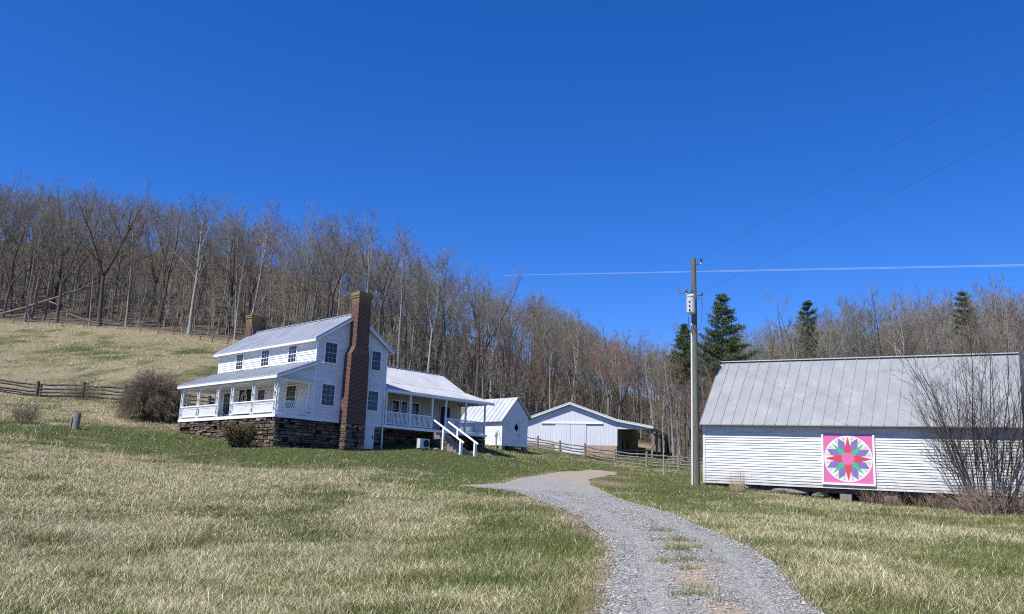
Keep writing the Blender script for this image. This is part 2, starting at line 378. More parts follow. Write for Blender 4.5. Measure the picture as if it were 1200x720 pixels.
dc = t.mix(n1, t.mix(n3, (.30, .185, .115), (.36, .25, .17)), (.22, .17, .125))
c = t.mix(at_('dirt'), c, dc)
lc = t.mix(n2, (.06, .046, .034), (.15, .115, .085))
c = t.mix(at_('litter'), c, lc)
M['ground'] = t.set(c, .95, .1)
t.bump(t.math('ADD', n1, n2), .7, .05)
ground_o = mesh_np('ground', V, F, M['ground'], attrs=dict(straw=straw(V[:, 0], V[:, 1]), dirt=dirt(V[:, 0], V[:, 1]), litter=litter(V[:, 0], V[:, 1])), smooth=True)
tag(ground_o, kind='structure', label='sloping spring meadow of mixed straw and green grass', cat='ground')

# ------------------------------------------------------------------ gravel drive
ry = np.arange(-22, 66.8, .2); rl, rr = road_edges(ry)
NC = 17; u = np.linspace(0, 1, NC)
RXX = rl[:, None] * (1 - u) + rr[:, None] * u; RYY = np.repeat(ry[:, None], NC, 1)
def crown_(u, x, y):
    # two wheel tracks a little lower than the middle
    return .03 - .035 * (np.exp(-((u - .25) / .12) ** 2) + np.exp(-((u - .75) / .12) ** 2)) - .06 * (np.abs(u - .5) * 2) ** 8
def road_z(x, y, u): return hgt(x, y) + .055 + crown_(u, x, y) + .02 * (fbm(x * 2, y * 2, 61, 3) - .5)
RZ = road_z(RXX, RYY, np.repeat(u[None], len(ry), 0))
RV = np.stack([RXX.ravel(), RYY.ravel(), RZ.ravel()], 1)
ii = (np.arange(len(ry) - 1)[:, None] * NC + np.arange(NC - 1)[None]).ravel()
RF = np.stack([ii, ii + 1, ii + NC + 1, ii + NC], 1)
U = np.repeat(u[None], len(ry), 0).ravel()
def road_dirt(x, y, u):
    n = fbm(x * 1.1, y * .8, 71, 4)
    d = np.exp(-((u - .52) / .13) ** 2) * (.30 + .9 * sstep(.38, .60, n)) * np.where(y < 15.5, 1.1, np.where(y < 33, .75, .4))
    d = np.maximum(d, np.exp(-(np.minimum(u, 1 - u) / .055) ** 2) * .9)
    d = np.maximum(d, .58 * sstep(46, 54, y) + .25 * sstep(.5, .7, n) * sstep(38, 46, y))
    d = np.maximum(d, .8 * np.exp(-((x - 4.6) / 1.3) ** 2 - ((y - 46) / 4.5) ** 2))
    return np.clip(d + .5 * (n - .5), 0, 1)
t = NT('blue grey gravel')
p = t.pos(); vo = t.node('ShaderNodeTexVoronoi'); vo.inputs['Scale'].default_value = 30; t.link(p, vo.inputs['Vector'])
sepc = t.node('ShaderNodeSeparateColor'); t.link(vo.outputs['Color'], sepc.inputs[0])
n1 = t.noise(p, 1.2, 5); n2 = t.noise(p, 14, 4)
gc = t.ramp(sepc.outputs[0], [(0, (.13, .127, .118)), (.4, (.225, .22, .207)), (.75, (.31, .304, .288)), (1, (.44, .43, .41))])
gc = t.mix(t.math('MULTIPLY', n1, .35), gc, (.265, .26, .245))
dc = t.mix(n2, (.24, .175, .125), (.42, .34, .255))
da = t.math('MULTIPLY', t.math('ADD', t.node('ShaderNodeAttribute', attribute_name='dirt').outputs['Fac'], t.math('MULTIPLY', t.math('SUBTRACT', n2, .5), .8)), 1.0)
mr = t.node('ShaderNodeMapRange'); t.link(da, mr.inputs[0]); mr.inputs[1].default_value = .25; mr.inputs[2].default_value = .8
M['gravel'] = t.set(t.mix(mr.outputs[0], gc, dc), .95, .1)
t.bump(vo.outputs['Distance'], .5, -.02)
tag(mesh_np('driveway', RV, RF, M['gravel'], attrs=dict(dirt=road_dirt(RV[:, 0], RV[:, 1], U)), smooth=True), 'curving driveway of blue grey gravel climbing past the house', 'driveway', kind='structure')
# loose stones on it
R = np.random.RandomState(5)
n = 90000
sy = 9.5 + 27 * R.rand(n) ** 1.9; su = -.07 + 1.14 * R.rand(n)
l, r = road_edges(sy); sx_ = l + (r - l) * su
trk = np.maximum(np.exp(-((su - .25) / .11) ** 2), np.exp(-((su - .76) / .11) ** 2)); keep = (R.rand(n) > .75 * road_dirt(sx_, sy, np.clip(su, .06, .94))) & (R.rand(n) > .6 * trk) & ((np.abs(su - .5) < .5) | (R.rand(n) < .45)); trk = trk[keep]; sy, su, sx_ = sy[keep], su[keep], sx_[keep]; n = len(sy)
sz_ = np.where(np.abs(su - .5) < .5, road_z(sx_, sy, np.clip(su, 0, 1)), hgt(sx_, sy) + .004)
rad = (.006 + .009 * R.rand(n) ** 2.4 + .012 * (R.rand(n) > .96)) * (1 + .012 * sy) * (1.25 - .45 * trk)
base = np.array([(1, 0, 0), (0, 1, 0), (-1, 0, 0), (0, -1, 0), (0, 0, 1), (0, 0, -1)], float)
tri = np.array([(0, 1, 4), (1, 2, 4), (2, 3, 4), (3, 0, 4), (1, 0, 5), (2, 1, 5), (3, 2, 5), (0, 3, 5)])
SV = base[None] * (rad[:, None, None] * (.6 + .8 * R.rand(n, 6, 1))) * np.array([1, 1, .7])
ang = R.rand(n) * 6.28; ca, sa = np.cos(ang)[:, None], np.sin(ang)[:, None]
SV = np.stack([SV[..., 0] * ca - SV[..., 1] * sa, SV[..., 0] * sa + SV[..., 1] * ca, SV[..., 2]], 2)
SV = SV + np.stack([sx_, sy, sz_ + rad * .25], 1)[:, None]
SF = (tri[None] + 6 * np.arange(n)[:, None, None]).reshape(-1, 3)
t = NT('loose gravel stones')
M['stones'] = t.set(t.ramp(t.island(), [(0, (.13, .127, .118)), (.45, (.24, .234, .22)), (.8, (.335, .328, .31)), (1, (.48, .47, .45))]), .9, .2)
tag(mesh_np('gravel', SV.reshape(-1, 3), SF, M['stones']), 'loose blue grey stones scattered over the driveway', 'gravel', kind='stuff')

# ------------------------------------------------------------------ grass
HO = np.array([-12.3355, 53.5663, 5.4557]); HYAW = .8093
HB = np.array([math.cos(HYAW), math.sin(HYAW)]); HA = np.array([-math.sin(HYAW), math.cos(HYAW)])
def in_house(x, y):
    dx, dy = x - HO[0], y - HO[1]; b = dx * HB[0] + dy * HB[1]; a = dx * HA[0] + dy * HA[1]
    return ((b > -2.7) & (b < 5.8) & (a > -.15) & (a < 12.9)) | ((b > 5) & (b < 15.8) & (a > -.1) & (a < 9.2)) | ((b > 1.9) & (b < 3.8) & (a > -1.0) & (a < 0))
R = np.random.RandomState(11)
def zone(d0, d1, n, pw):
    d = d0 + (d1 - d0) * R.rand(n) ** pw
    x = (R.rand(n) * 2 - 1) * (.66 * d + 2.5)
    return x, d
X_, Y_ = [], []
for d0, d1, n, pw in ((8.5, 20, 100000, .9), (20, 40, 90000, .85), (40, 75, 60000, .9), (75, 120, 34000, .9)):
    a, b = zone(d0, d1, n, pw); X_.append(a); Y_.append(b)
x = np.concatenate(X_); y = np.concatenate(Y_)
ok = (road_dist(x, y) > -.02 + .12 * (R.rand(len(x)) - .5)) & (litter(x, y) < .5) & ~in_house(x, y)
ok &= R.rand(len(x)) > .85 * dirt(x, y)
x, y = x[ok], y[ok]
# tufts down the middle of the drive
for tx, ty, rx, ry_, k in ((3.67, 20.3, .28, .28, 50), (3.56, 18.3, .34, .24, 90), (3.37, 16.9, .30, .34, 100), (3.75, 17.2, .18, .12, 22), (3.23, 15.6, .45, .2, 90), (3.12, 14.8, .14, .1, 22), (2.86, 13.1, .2, .15, 30), (2.67, 12.5, .3, .15, 40), (3.0, 12.0, .3, .2, 20)):
    x = np.r_[x, tx + rx * .6 * R.randn(k)]; y = np.r_[y, ty + ry_ * .6 * R.randn(k)]
nt_mid = 464
nT = len(x)
s = straw(x, y); s[-nt_mid:] = .28
lawn = np.exp(-((x + 6) / 17) ** 2 - ((y - 55) / 11) ** 2) + np.exp(-((x - 8) / 5) ** 2 - ((y - 46) / 9) ** 2)
lawn = np.clip(lawn, 0, 1)
z = hgt(x, y) + bumps(x, y) * sstep(0, 1.2, road_dist(x, y)); z[-nt_mid:] += .04
NB = 6
K = nT * NB
tx = np.repeat(x, NB); ty = np.repeat(y, NB); tz = np.repeat(z, NB); ts = np.repeat(s, NB); tl = np.repeat(lawn, NB)
dist = np.hypot(tx, ty)
spread = .035 + .003 * dist; spread[-nt_mid * NB:] = .03
bx = tx + spread * R.randn(K); by = ty + spread * R.randn(K)
isst = R.rand(K) < np.clip((ts - .20) * 1.45, .12, .88)
ln = (.042 + .066 * R.rand(K) + .09 * (R.rand(K) > .93)) * (1 - .45 * tl) * (1 + .008 * dist)
cl = vnoise(tx * 2.2, ty * 2.2, 91); ln = np.where(isst, ln * 1.05, ln) * (.62 + .8 * cl) * (1 + .45 * sstep(.66, .85, vnoise(tx * .9, ty * .9, 95)) * (ts > .4)); ln[-nt_mid * NB:] *= 1.5
lean = np.where(isst, .5 + .9 * R.rand(K), .25 + .6 * R.rand(K)); la = R.rand(K) * 6.28
wd = (.0022 + .0022 * R.rand(K)) * (1 + .05 * dist)
wa = R.rand(K) * 3.14
dxw, dyw = np.cos(wa) * wd, np.sin(wa) * wd
top = np.stack([bx + np.cos(la) * lean * ln, by + np.sin(la) * lean * ln, tz + ln * np.clip(1.15 - .55 * lean, .25, 1)], 1)
bl = np.stack([bx - dxw, by - dyw, tz - .01], 1); br_ = np.stack([bx + dxw, by + dyw, tz - .01], 1)
BV = np.stack([bl, br_, top], 1).reshape(-1, 3)
# sparse tall dead stalks in the rough grass
ns = 700; qx = np.r_[R.uniform(-31, -3, 420), R.uniform(6, 22, 280)]; qy = np.r_[R.uniform(22, 58, 420), R.uniform(13, 36, 280)]
okq = (straw(qx, qy) > .45) & (road_dist(qx, qy) > .6) & ~in_house(qx, qy); qx, qy = qx[okq], qy[okq]; ns = len(qx); qz = hgt(qx, qy); qh = R.uniform(.22, .52, ns); qa = R.rand(ns) * 6.28; ql = qh * R.uniform(.05, .5, ns); qw = .0045 * (1 + .03 * qy)
SK = np.stack([np.stack([qx - qw, qy, qz], 1), np.stack([qx + qw, qy, qz], 1), np.stack([qx + np.cos(qa) * ql, qy + np.sin(qa) * ql, qz + qh], 1)], 1).reshape(-1, 3)
BV = np.concatenate([BV, SK]); BF = np.arange(K * 3 + ns * 3).reshape(-1, 3)
rv = R.rand(K, 1)
gr1, gr2, gr3 = np.array([.085, .108, .025]), np.array([.20, .225, .062]), np.array([.16, .155, .068])
st1, st2, st3 = np.array([.375, .335, .18]), np.array([.69, .65, .42]), np.array([.26, .21, .105])
gcol = np.where(R.rand(K, 1) < .75, gr1 + (gr2 - gr1) * rv, gr3 + 0 * rv)
big = fbm(bx * .4, by * .4, 77, 3)[:, None]
gcol = gcol * (.72 + .6 * big)
scol = np.where(R.rand(K, 1) < .8, st1 + (st2 - st1) * rv, st3 + 0 * rv) * (.78 + .45 * fbm(bx * .9, by * .9, 93, 3)[:, None])
tint = np.where(isst[:, None], scol, gcol)
tint = np.concatenate([np.repeat(tint, 3, 0), np.tile(np.array([[.62, .53, .34]]), (ns * 3, 1))])
tag(mesh_np('grass', BV, BF, M['blade'], cols=dict(tint=tint)), 'short spring grass, straw coloured and green, covering the meadow', 'grass', kind='stuff')

# ------------------------------------------------------------------ wall faces, siding, windows
class Face:
    """a vertical wall face in a building's own axes; n points outwards"""
    def __init__(s, axis, at): s.axis, s.at = axis, at   # axis '-x','+x','-y','+y'
    def P(s, u, n, z):
        sg = -1 if s.axis[0] == '-' else 1
        return (s.at + sg * n, u, z) if s.axis[1] == 'x' else (u, s.at + sg * n, z)
    def box(s, mb, u0, u1, n0, n1, z0, z1):
        a = s.P(u0, n0, z0); b = s.P(u1, n1, z1)
        mb.box(min(a[0], b[0]), max(a[0], b[0]), min(a[1], b[1]), max(a[1], b[1]), z0, z1)
    def bar(s, mb, a, b, w, h): mb.beam(s.P(*a), s.P(*b), w, h, up=s.P(0, 1, 0) if False else (0, 0, 1))

def u_range(poly, z):
    us = []
    for i in range(len(poly)):
        (u0, z0), (u1, z1) = poly[i], poly[(i + 1) % len(poly)]
        if (z0 - z) * (z1 - z) <= 0 and z0 != z1: us.append(u0 + (u1 - u0) * (z - z0) / (z1 - z0))
        elif z0 == z1 == z: us += [u0, u1]
    return (min(us), max(us)) if us else None

def clapboard(mb, face, poly, pitch=.15, lip=.032, wob=.003):
    """lapped boards in real lengths, each a little out of true"""
    z0 = min(p[1] for p in poly); z1 = max(p[1] for p in poly); z = z0; r = random.Random(3)
    while z < z1 - 1e-3:
        zt = min(z + pitch, z1 - 1e-4); a = u_range(poly, z + 1e-5); b = u_range(poly, zt)
        if a and b:
            u = a[0]; first = True
            while u < a[1] - 1e-3:
                v = min(u + r.uniform(2.4, 4.9), a[1])
                if a[1] - v < .5: v = a[1]
                lp = lip * r.uniform(.75, 1.25); l2 = lp + r.uniform(-.006, .006); dz0, dz1 = r.uniform(-wob, wob), r.uniform(-wob, wob)
                ub = b[0] if first else min(max(u, b[0]), b[1]); vb = b[1] if v >= a[1] - 1e-3 else min(max(v - .004, b[0]), b[1]); ve = v if v >= a[1] - 1e-3 else v - .004
                mb.quad(face.P(u, lp, z + dz0), face.P(ve, l2, z + dz1), face.P(vb, .002, zt), face.P(ub, .002, zt))
                mb.quad(face.P(u, 0, z + dz0), face.P(ve, 0, z + dz1), face.P(ve, l2, z + dz1), face.P(u, lp, z + dz0))
                u = v; first = False
        z += pitch

def battens(mb, face, poly, step=.25, w=.035, d=.02):
    u0 = min(p[0] for p in poly); u1 = max(p[0] for p in poly); sw = [(p[1], p[0]) for p in poly]; u = u0 + step / 2
    while u < u1:
        r = u_range(sw, u)
        if r: face.box(mb, u - w / 2, u + w / 2, -.004, d, r[0], r[1] - .02)
        u += step

def window(parent, face, u0, u1, z0, z1, cols=3, rows=4, name='window', d0=.008, glass='glass', sash='trim'):
    """casing with sill; glass and sash bars as its own pieces"""
    w = .085
    f = MB()
    face.box(f, u0, u0 + w, d0, .075, z0, z1); face.box(f, u1 - w, u1, d0, .075, z0, z1)
    face.box(f, u0 + w, u1 - w, d0, .075, z1 - w, z1); face.box(f, u0 - .04, u1 + .04, d0, .10, z0 - .05, z0)
    face.box(f, u0 + w, u1 - w, d0, .07, z0, z0 + .05)
    fo = f.build(name, M['trim'], parent)
    g = MB(); face.box(g, u0 + w, u1 - w, d0 - .004, .043, z0 + .05, z1 - w); g.build('pane', M[glass], fo)
    s = MB(); a0, a1, b0, b1 = u0 + w, u1 - w, z0 + .05, z1 - w
    for i in range(1, cols):
        u = a0 + (a1 - a0) * i / cols; face.box(s, u - .009, u + .009, .044, .060, b0, b1)
    for j in range(1, rows):
        z = b0 + (b1 - b0) * j / rows; t_ = .02 if j == rows // 2 else .009; face.box(s, a0, a1, .0435, .0595, z - t_, z + t_)
    s.build('sash', M[sash], fo)
    return fo

def stone_wall(mb, face, u0, u1, z0, z1, seed=1, depth=.09, back=.3):
    """dry laid fieldstone, every stone of its own size"""
    r = random.Random(seed); z = z0
    def stone(a, b, c, d):
        n = r.uniform(0, depth) ** 1.0; j = lambda k=.02: r.uniform(-k, k); g = .010; ins = min(.03, (b - a) * .2); iz = min(.025, (d - c) * .25)
        o = [face.P(a + g, -back, c + g), face.P(b - g, -back, c + g), face.P(b - g, -back, d - g), face.P(a + g, -back, d - g)]
        fr = [face.P(a + ins + j(), n + j(), c + iz + j(.015)), face.P(b - ins + j(), n + j(), c + iz + j(.015)), face.P(b - ins + j(.03), n + j(), d - iz + j(.015)), face.P(a + ins + j(.03), n + j(), d - iz + j(.015))]
        mb.add(o + fr, [(4, 5, 6, 7), (0, 1, 5, 4), (1, 2, 6, 5), (2, 3, 7, 6), (3, 0, 4, 7)])
    while z < z1 - .02:
        h = min(r.uniform(.10, .26), z1 - z); u = u0 + r.uniform(-.2, 0)
        while u < u1:
            l = r.uniform(.14, .7); a, b = max(u, u0), min(u + l, u1)
            if b - a > .05:
                k = r.random()
                if k < .35: m = z + h * r.uniform(.3, .7); stone(a, b, z, m + .01); stone(a, b, m - .01, z + h)
                elif k < .55 and b - a > .3:
                    m = z + h * r.uniform(.3, .6); q = a + (b - a) * r.uniform(.3, .7); stone(a, b, z, m + .01); stone(a, q, m - .01, z + h); stone(q, b, m - .01, z + h)
                elif k < .62: pass
                else: stone(a, b, z, z + h)
            u += l
        z += h

def slope_roof(mb, p, q, y0, y1, axis='y', th=.09, seam=.5, rib=.035):
    """roof plane; p,q: (horizontal, z) lower and upper edge of its top face, run from y0 to y1"""
    (a, za), (b, zb) = p, q
    mb.prism([(a, za), (b, zb), (b, zb - th), (a, za - th)], axis, y0, y1)
    L = math.hypot(b - a, zb - za); nx_, nz_ = -(zb - za) / L, (b - a) / L
    if nz_ < 0: nx_, nz_ = -nx_, -nz_
    n = max(2, round((y1 - y0) / seam))
    for i in range(n + 1):
        y = y0 + (y1 - y0) * i / n; w = rib * .5
        ya, yb = max(y - w, y0), min(y + w, y1)
        mb.prism([(a, za), (b, zb), (b + nx_ * rib, zb + nz_ * rib), (a + nx_ * rib, za + nz_ * rib)], axis, ya, yb)

# ------------------------------------------------------------------ farmhouse
house = empty('farmhouse', tuple(HO), HYAW)
tag(house, 'white two storey clapboard farmhouse with tall brick chimney and wraparound porch', 'house')
W, L, HE, HK = 5.65, 12.58, 5.26, 7.15
FR, GB = Face('-x', 0), Face('-y', 0); FARG = Face('+y', L); BK = Face('+x', W)
gpoly = [(0, 0), (W, 0), (W, HE), (W / 2, HK), (0, HE)]
mb = MB(); mb.prism([(.012, .0), (W - .012, 0), (W - .012, HE), (W / 2, HK - .01), (.012, HE)], 'y', .012, L - .012)
clapboard(mb, FR, [(0, .2), (L, .2), (L, HE), (0, HE)]); clapboard(mb, BK, [(0, 0), (L, 0), (L, HE), (0, HE)])
clapboard(mb, GB, gpoly); clapboard(mb, FARG, gpoly)
wall = mb.build('wall', M['white'], house)
mb = MB()
for x_, s_ in ((0, -1), (W, 1)):
    for y_ in (0, L):
        xa, xb = (x_ - .035, x_ + .10) if s_ < 0 else (x_ - .10, x_ + .035)
        ya, yb = (y_ - .035, y_ + .10) if y_ == 0 else (y_ - .10, y_ + .035)
        cb_ = MB(); cb_.box(xa, xb, ya, yb, .16, HE); cb_.build('corner_board', M['trim'], house)
cb_ = MB(); cb_.box(-.034, W + .034, -.03, -.002, -.02, .16); cb_.build('sill_board', M['trim'], house)
rf = MB()
slope_roof(rf, (-.347, 5.2), (W / 2, 7.30), -.324, L + .324); slope_roof(rf, (W + .347, 5.2), (W / 2, 7.30), -.324, L + .324)
rf.beam((W / 2, -.33, 7.31), (W / 2, L + .33, 7.31), .22, .05)
roof = rf.build('roof', M['roof'], house)
mb = MB()
mb.box(-.365, -.337, -.31, L + .31, 4.98, 5.105); mb.box(-.335, 0, -.0, L, 5.04, 5.065); mb.box(W + .337, W + .365, -.31, L + .31, 4.98, 5.105)
for y0, y1 in ((-.315, -.275), (L + .275, L + .315)):
    for sx in (-.33, W + .33):
        mb.prism([(sx, 5.115), (W / 2, 7.19), (W / 2, 7.02), (sx, 4.95)], 'y', y0, y1)
for y0, y1 in ((-.27, -.036), (L + .036, L + .27)):   # raking soffit
    for sx in (-.3, W + .3):
        mb.prism([(sx, 5.13), (W / 2, 7.18), (W / 2, 7.14), (sx, 5.09)], 'y', y0, y1)
mb.build('fascia', M['trim'], house)
# windows
for a0, a1 in ((9.0, 10.05), (5.55, 6.66), (2.2, 3.26)): window(house, FR, a0, a1, 3.83, 5.02, 3, 4, sash='trim')
window(house, GB, .52, 1.62, .98, 2.42, 3, 4, sash='sash'); window(house, GB, .52, 1.56, 3.72, 5.14, 3, 4, sash='sash')
window(house, GB, 4.16, 5.14, .98, 2.38, 3, 4, sash='sash'); window(house, GB, 4.26, 5.14, 3.70, 5.08, 3, 4, sash='sash')
window(house, FR, 1.85, 3.10, .80, 2.36, 3, 4, sash='sash'); window(house, FR, 5.62, 6.64, .8, 2.3, 3, 4, sash='sash')
window(house, FR, 10.3, 11.3, .8, 2.3, 3, 4, sash='sash')
for a0, a1 in ((2, 3), (6, 7), (9.6, 10.6)): window(house, BK, a0, a1, 3.75, 5.0)
# front door behind the porch
mb = MB(); FR.box(mb, 7.30, 7.42, .012, .08, .2, 2.45); FR.box(mb, 9.10, 9.22, .012, .08, .2, 2.45); FR.box(mb, 7.42, 9.10, .012, .08, 2.35, 2.45); FR.box(mb, 8.23, 8.29, .012, .07, .2, 2.35)
dr = mb.build('door', M['trim'], house)
mb = MB(); FR.box(mb, 7.43, 9.09, .008, .046, .21, 2.34); mb.build('screen', M['screen'], dr)
mb = MB()
for rx_, rz_, w_ in ((.36, .42, .05), (.2, .24, .04)):
    ps = [FR.P(8.42 + rx_ * math.cos(k * math.pi / 12), .065, 1.78 + rz_ * math.sin(k * math.pi / 12)) for k in range(25)]
    mb.tube(ps, w_ / 2, 6)
for k in range(8):
    c_, s_ = math.cos(k * math.pi / 4 + .2), math.sin(k * math.pi / 4 + .2)
    mb.tube([FR.P(8.42 + .2 * c_, .065, 1.78 + .24 * s_), FR.P(8.42 + .36 * c_, .065, 1.78 + .42 * s_)], .018, 5)
mb.build('oval_ornament', M['trim'], dr)
# gable chimney of brick on a stone foot
GCH = Face('-y', -.8)
ch = MB()
def frus(mb, x0, x1, y0, y1, z0, X0, X1, Y0, Y1, z1):
    mb.add([(x0, y0, z0), (x1, y0, z0), (x1, y1, z0), (x0, y1, z0), (X0, Y0, z1), (X1, Y0, z1), (X1, Y1, z1), (X0, Y1, z1)],
           [(3, 2, 1, 0), (4, 5, 6, 7), (0, 1, 5, 4), (1, 2, 6, 5), (2, 3, 7, 6), (3, 0, 4, 7)])
frus(ch, 2.08, 3.62, -.80, -.03, -.05, 2.14, 3.56, -.78, -.03, 4.5)
frus(ch, 2.14, 3.56, -.78, -.03, 4.5, 2.43, 3.46, -.76, .02, 5.05)
frus(ch, 2.43, 3.46, -.76, .02, 5.05, 2.43, 3.45, -.76, .02, 8.36)
ch.box(2.39, 3.49, -.80, .06, 8.30, 8.44); ch.box(2.36, 3.52, -.83, .09, 8.44, 8.62); ch.box(2.41, 3.47, -.78, .04, 8.62, 8.70)
cho = ch.build('brick_chimney', M['brick'], house)
mb = MB(); stone_wall(mb, Face('-y', -.80), 2.06, 3.64, -2.1, -.05, 5, .05, .5); stone_wall(mb, Face('-x', 2.08), -.82, -.05, -2.1, -.05, 6, .05, .5); stone_wall(mb, Face('+x', 3.62), -.82, -.05, -2.1, -.05, 7, .05, .5)
mb.build('stone_foot', M['stone'], cho)
# chimney on the far gable
mb = MB(); frus(mb, 2.1, 3.6, L + .03, L + .85, -1, 2.1, 3.6, L + .03, L + .85, 4.4); frus(mb, 2.1, 3.6, L + .03, L + .85, 4.4, 2.25, 3.5, L - .02, L + .8, 5); frus(mb, 2.25, 3.5, L - .02, L + .8, 5, 2.25, 3.5, L - .02, L + .8, 8.42)
mb.box(2.2, 3.55, L - .06, L + .85, 8.36, 8.5); mb.box(2.17, 3.58, L - .09, L + .88, 8.5, 8.62)
c2 = mb.build('brick_chimney', M['brick'], house)
mb = MB(); mb.tube([(2.3, L - .3, 6.98), (2.18, L - .1, 8.0)], .03, 6); mb.build('brace', M['steel'], c2)
# front porch
pr = MB(); slope_roof(pr, (-2.56 - .2585, 2.565), (.0, 3.757), -.249, L + .249, th=.07, seam=.5, rib=.03)
pr.build('porch_roof', M['roof'], house)
mb = MB()
mb.box(-2.84, -2.80, -.24, L + .24, 2.34, 2.485); mb.box(-2.64, -2.46, .0, L, 2.24, 2.40)       # eave fascia and post beam
mb.prism([(-2.82, 2.48), (0, 3.67), (0, 3.50), (-2.82, 2.33)], 'y', -.245, -.205); mb.prism([(-2.82, 2.48), (0, 3.67), (0, 3.50), (-2.82, 2.33)], 'y', L + .205, L + .245)
mb.box(-2.64, -.02, -.06, .06, 2.24, 2.40); mb.box(-2.64, -.02, L - .06, L + .06, 2.24, 2.40)
mb.build('porch_beam', M['trim'], house)
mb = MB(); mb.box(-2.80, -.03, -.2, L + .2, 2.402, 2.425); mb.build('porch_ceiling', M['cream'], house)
tri_ = [(-2.55, 2.43), (0, 2.43), (0, 3.46)]
for yy, ax in ((0, '-y'), (L, '+y')):
    mb = MB(); mb.prism([(-2.52, 2.43), (-.01, 2.43), (-.01, 3.45)], 'y', *((.0, .03) if yy == 0 else (L - .03, L))); clapboard(mb, Face(ax, yy), tri_); mb.build('porch_gable', M['white'], house)
mb = MB(); mb.box(-2.62, 0, -.04, L + .04, .0, .20); mb.build('porch_deck', M['trim'], house)
def lattice_post(cx, cy, along):
    f = Face('-x', cx) if along == 'y' else Face('-y', cy); c = cy if along == 'y' else cx
    p = MB()
    for s_ in (-.14, .14): f.box(p, c + s_ - .02, c + s_ + .02, -.05, .05, .2, 2.25)
    z = .24; k = 0
    while z < 2.2:
        a, b = (c - .115, c + .115) if k % 2 else (c + .115, c - .115)
        p.beam(f.P(a, 0, z), f.P(b, 0, z + .24), .03, .035, up=f.P(0, 1, 0)); z += .24; k += 1
    for zz_ in (.30, 1.02, 2.18): f.box(p, c - .115, c + .115, -.045, .045, zz_ - .04, zz_ + .04)
    p.build('post', M['trim'], house)
PY = [12.42, 10.0, 7.31, 5.40, 2.76, .16]
for y_ in PY: lattice_post(-2.55, y_, 'y')
lattice_post(-2.30, .03, 'x'); lattice_post(-.2, .03, 'x'); lattice_post(-2.30, L - .03, 'x')
for a, b in zip(PY[:-1], PY[1:]):
    if abs(a - 7.31) < .1: continue
    r_ = MB(); f = Face('-x', -2.55)
    f.box(r_, b + .17, a - .17, -.04, .04, .30, .36); f.box(r_, b + .17, a - .17, -.045, .045, 1.00, 1.07); f.box(r_, b + .17, a - .17, -.03, .03, .84, .875)
    u = b + .21
    while u < a - .2:
        f.box(r_, u - .045, u + .045, -.012, .012, .36, .84); f.box(r_, u - .02, u + .02, -.012, .012, .875, 1.0); u += .115
    r_.build('railing', M['trim'], house)
for yy in (.03, L - .03):
    r_ = MB(); f = Face('-y', yy); f.box(r_, -2.14, -.36, -.03, .03, .30, .36); f.box(r_, -2.14, -.36, -.04, .04, 1.0, 1.07)
    u = -2.14
    while u < -.36 - .28:
        for a, b in ((u, u + .3), (u + .3, u)): r_.beam(f.P(a, .008 if a < b else -.008, .36), f.P(b, .008 if a < b else -.008, 1.0), .035, .014, up=f.P(0, 1, 0))
        u += .148
    r_.build('railing', M['trim'], house)
# stone foundation
mb = MB(); stone_wall(mb, Face('-x', -2.52), .0, L, -2.4, .0, 21); stone_wall(mb, Face('-y', .02), -2.54, 4.12, -2.4, -.0, 22); stone_wall(mb, Face('-y', .02), 4.98, W, -2.4, 0, 23); stone_wall(mb, Face('+y', L), -2.52, W, -2.4, 0, 24, back=.25)
mb.build('foundation', M['stone'], house)
mb = MB(); mb.box(-2.44, W - .02, .10, L - .1, -2.4, -.01); mb.build('foundation_core', M['mortar'], house)
mb = MB(); mb.box(4.14, 4.96, -.05, .06, -1.75, -.03); cd = mb.build('cellar_door', M['white'], house)
mb = MB(); mb.box(4.82, 4.86, -.10, -.05, -.85, -.6); mb.build('handle', M['black'], cd)
mb = MB(); mb.tube([(5.75, -.05, 2.5), (5.72, -.02, 2.2), (5.60, -.09, 2.0), (5.60, -.09, -1.6)], .05, 8); mb.build('downspout', M['trim'], house)

# kitchen ell
E0, E1 = W, 15.6
EF = Face('-y', 2.95); EE = Face('+x', E1)
mb = MB(); mb.prism([(2.96, 0), (8.98, 0), (8.98, 3.42), (5.97, 5.05), (2.96, 3.42)], 'x', E0 + .03, E1 - .012)
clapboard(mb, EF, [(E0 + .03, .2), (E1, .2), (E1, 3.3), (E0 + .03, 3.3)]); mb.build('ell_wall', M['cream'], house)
mb = MB(); clapboard(mb, EE, [(2.95, -.3), (8.99, -.3), (8.99, 3.42), (5.97, 5.05), (2.95, 3.42)]); mb.build('ell_gable', M['white'], house)
rf = MB(); slope_roof(rf, (3.17, 3.57), (5.97, 5.15), E0 + .04, 16.1, 'x', seam=.42, rib=.03); slope_roof(rf, (9.2, 3.35), (5.97, 5.15), E0 + .04, 16.1, 'x', seam=.42)
rf.beam((E0 + .04, 5.97, 5.17), (16.1, 5.97, 5.17), .24, .05); rf.build('ell_roof', M['roof_pale'], house)
rf = MB(); slope_roof(rf, (-.12, 2.63), (3.16, 3.55), E0 + .04, 16.2, 'x', th=.06, seam=.42, rib=.02); rf.build('ell_porch_roof', M['roof_pale'], house)
mb = MB(); mb.box(E0 + .04, 16.18, -.15, -.125, 2.42, 2.565); mb.box(E0 + .04, E1 + .0, .02, .18, 2.40, 2.56)
mb.prism([(-.12, 2.56), (3.16, 3.48), (3.16, 3.33), (-.12, 2.42)], 'x', 16.15, 16.19); mb.box(E1 - .1, E1 + .02, .18, 2.9, 2.40, 2.58)
mb.build('ell_fascia', M['trim'], house)
mb = MB(); mb.box(E0 + .04, 16.14, -.1, 2.93, 2.585, 2.605); mb.build('ell_porch_ceiling', M['cream'], house)
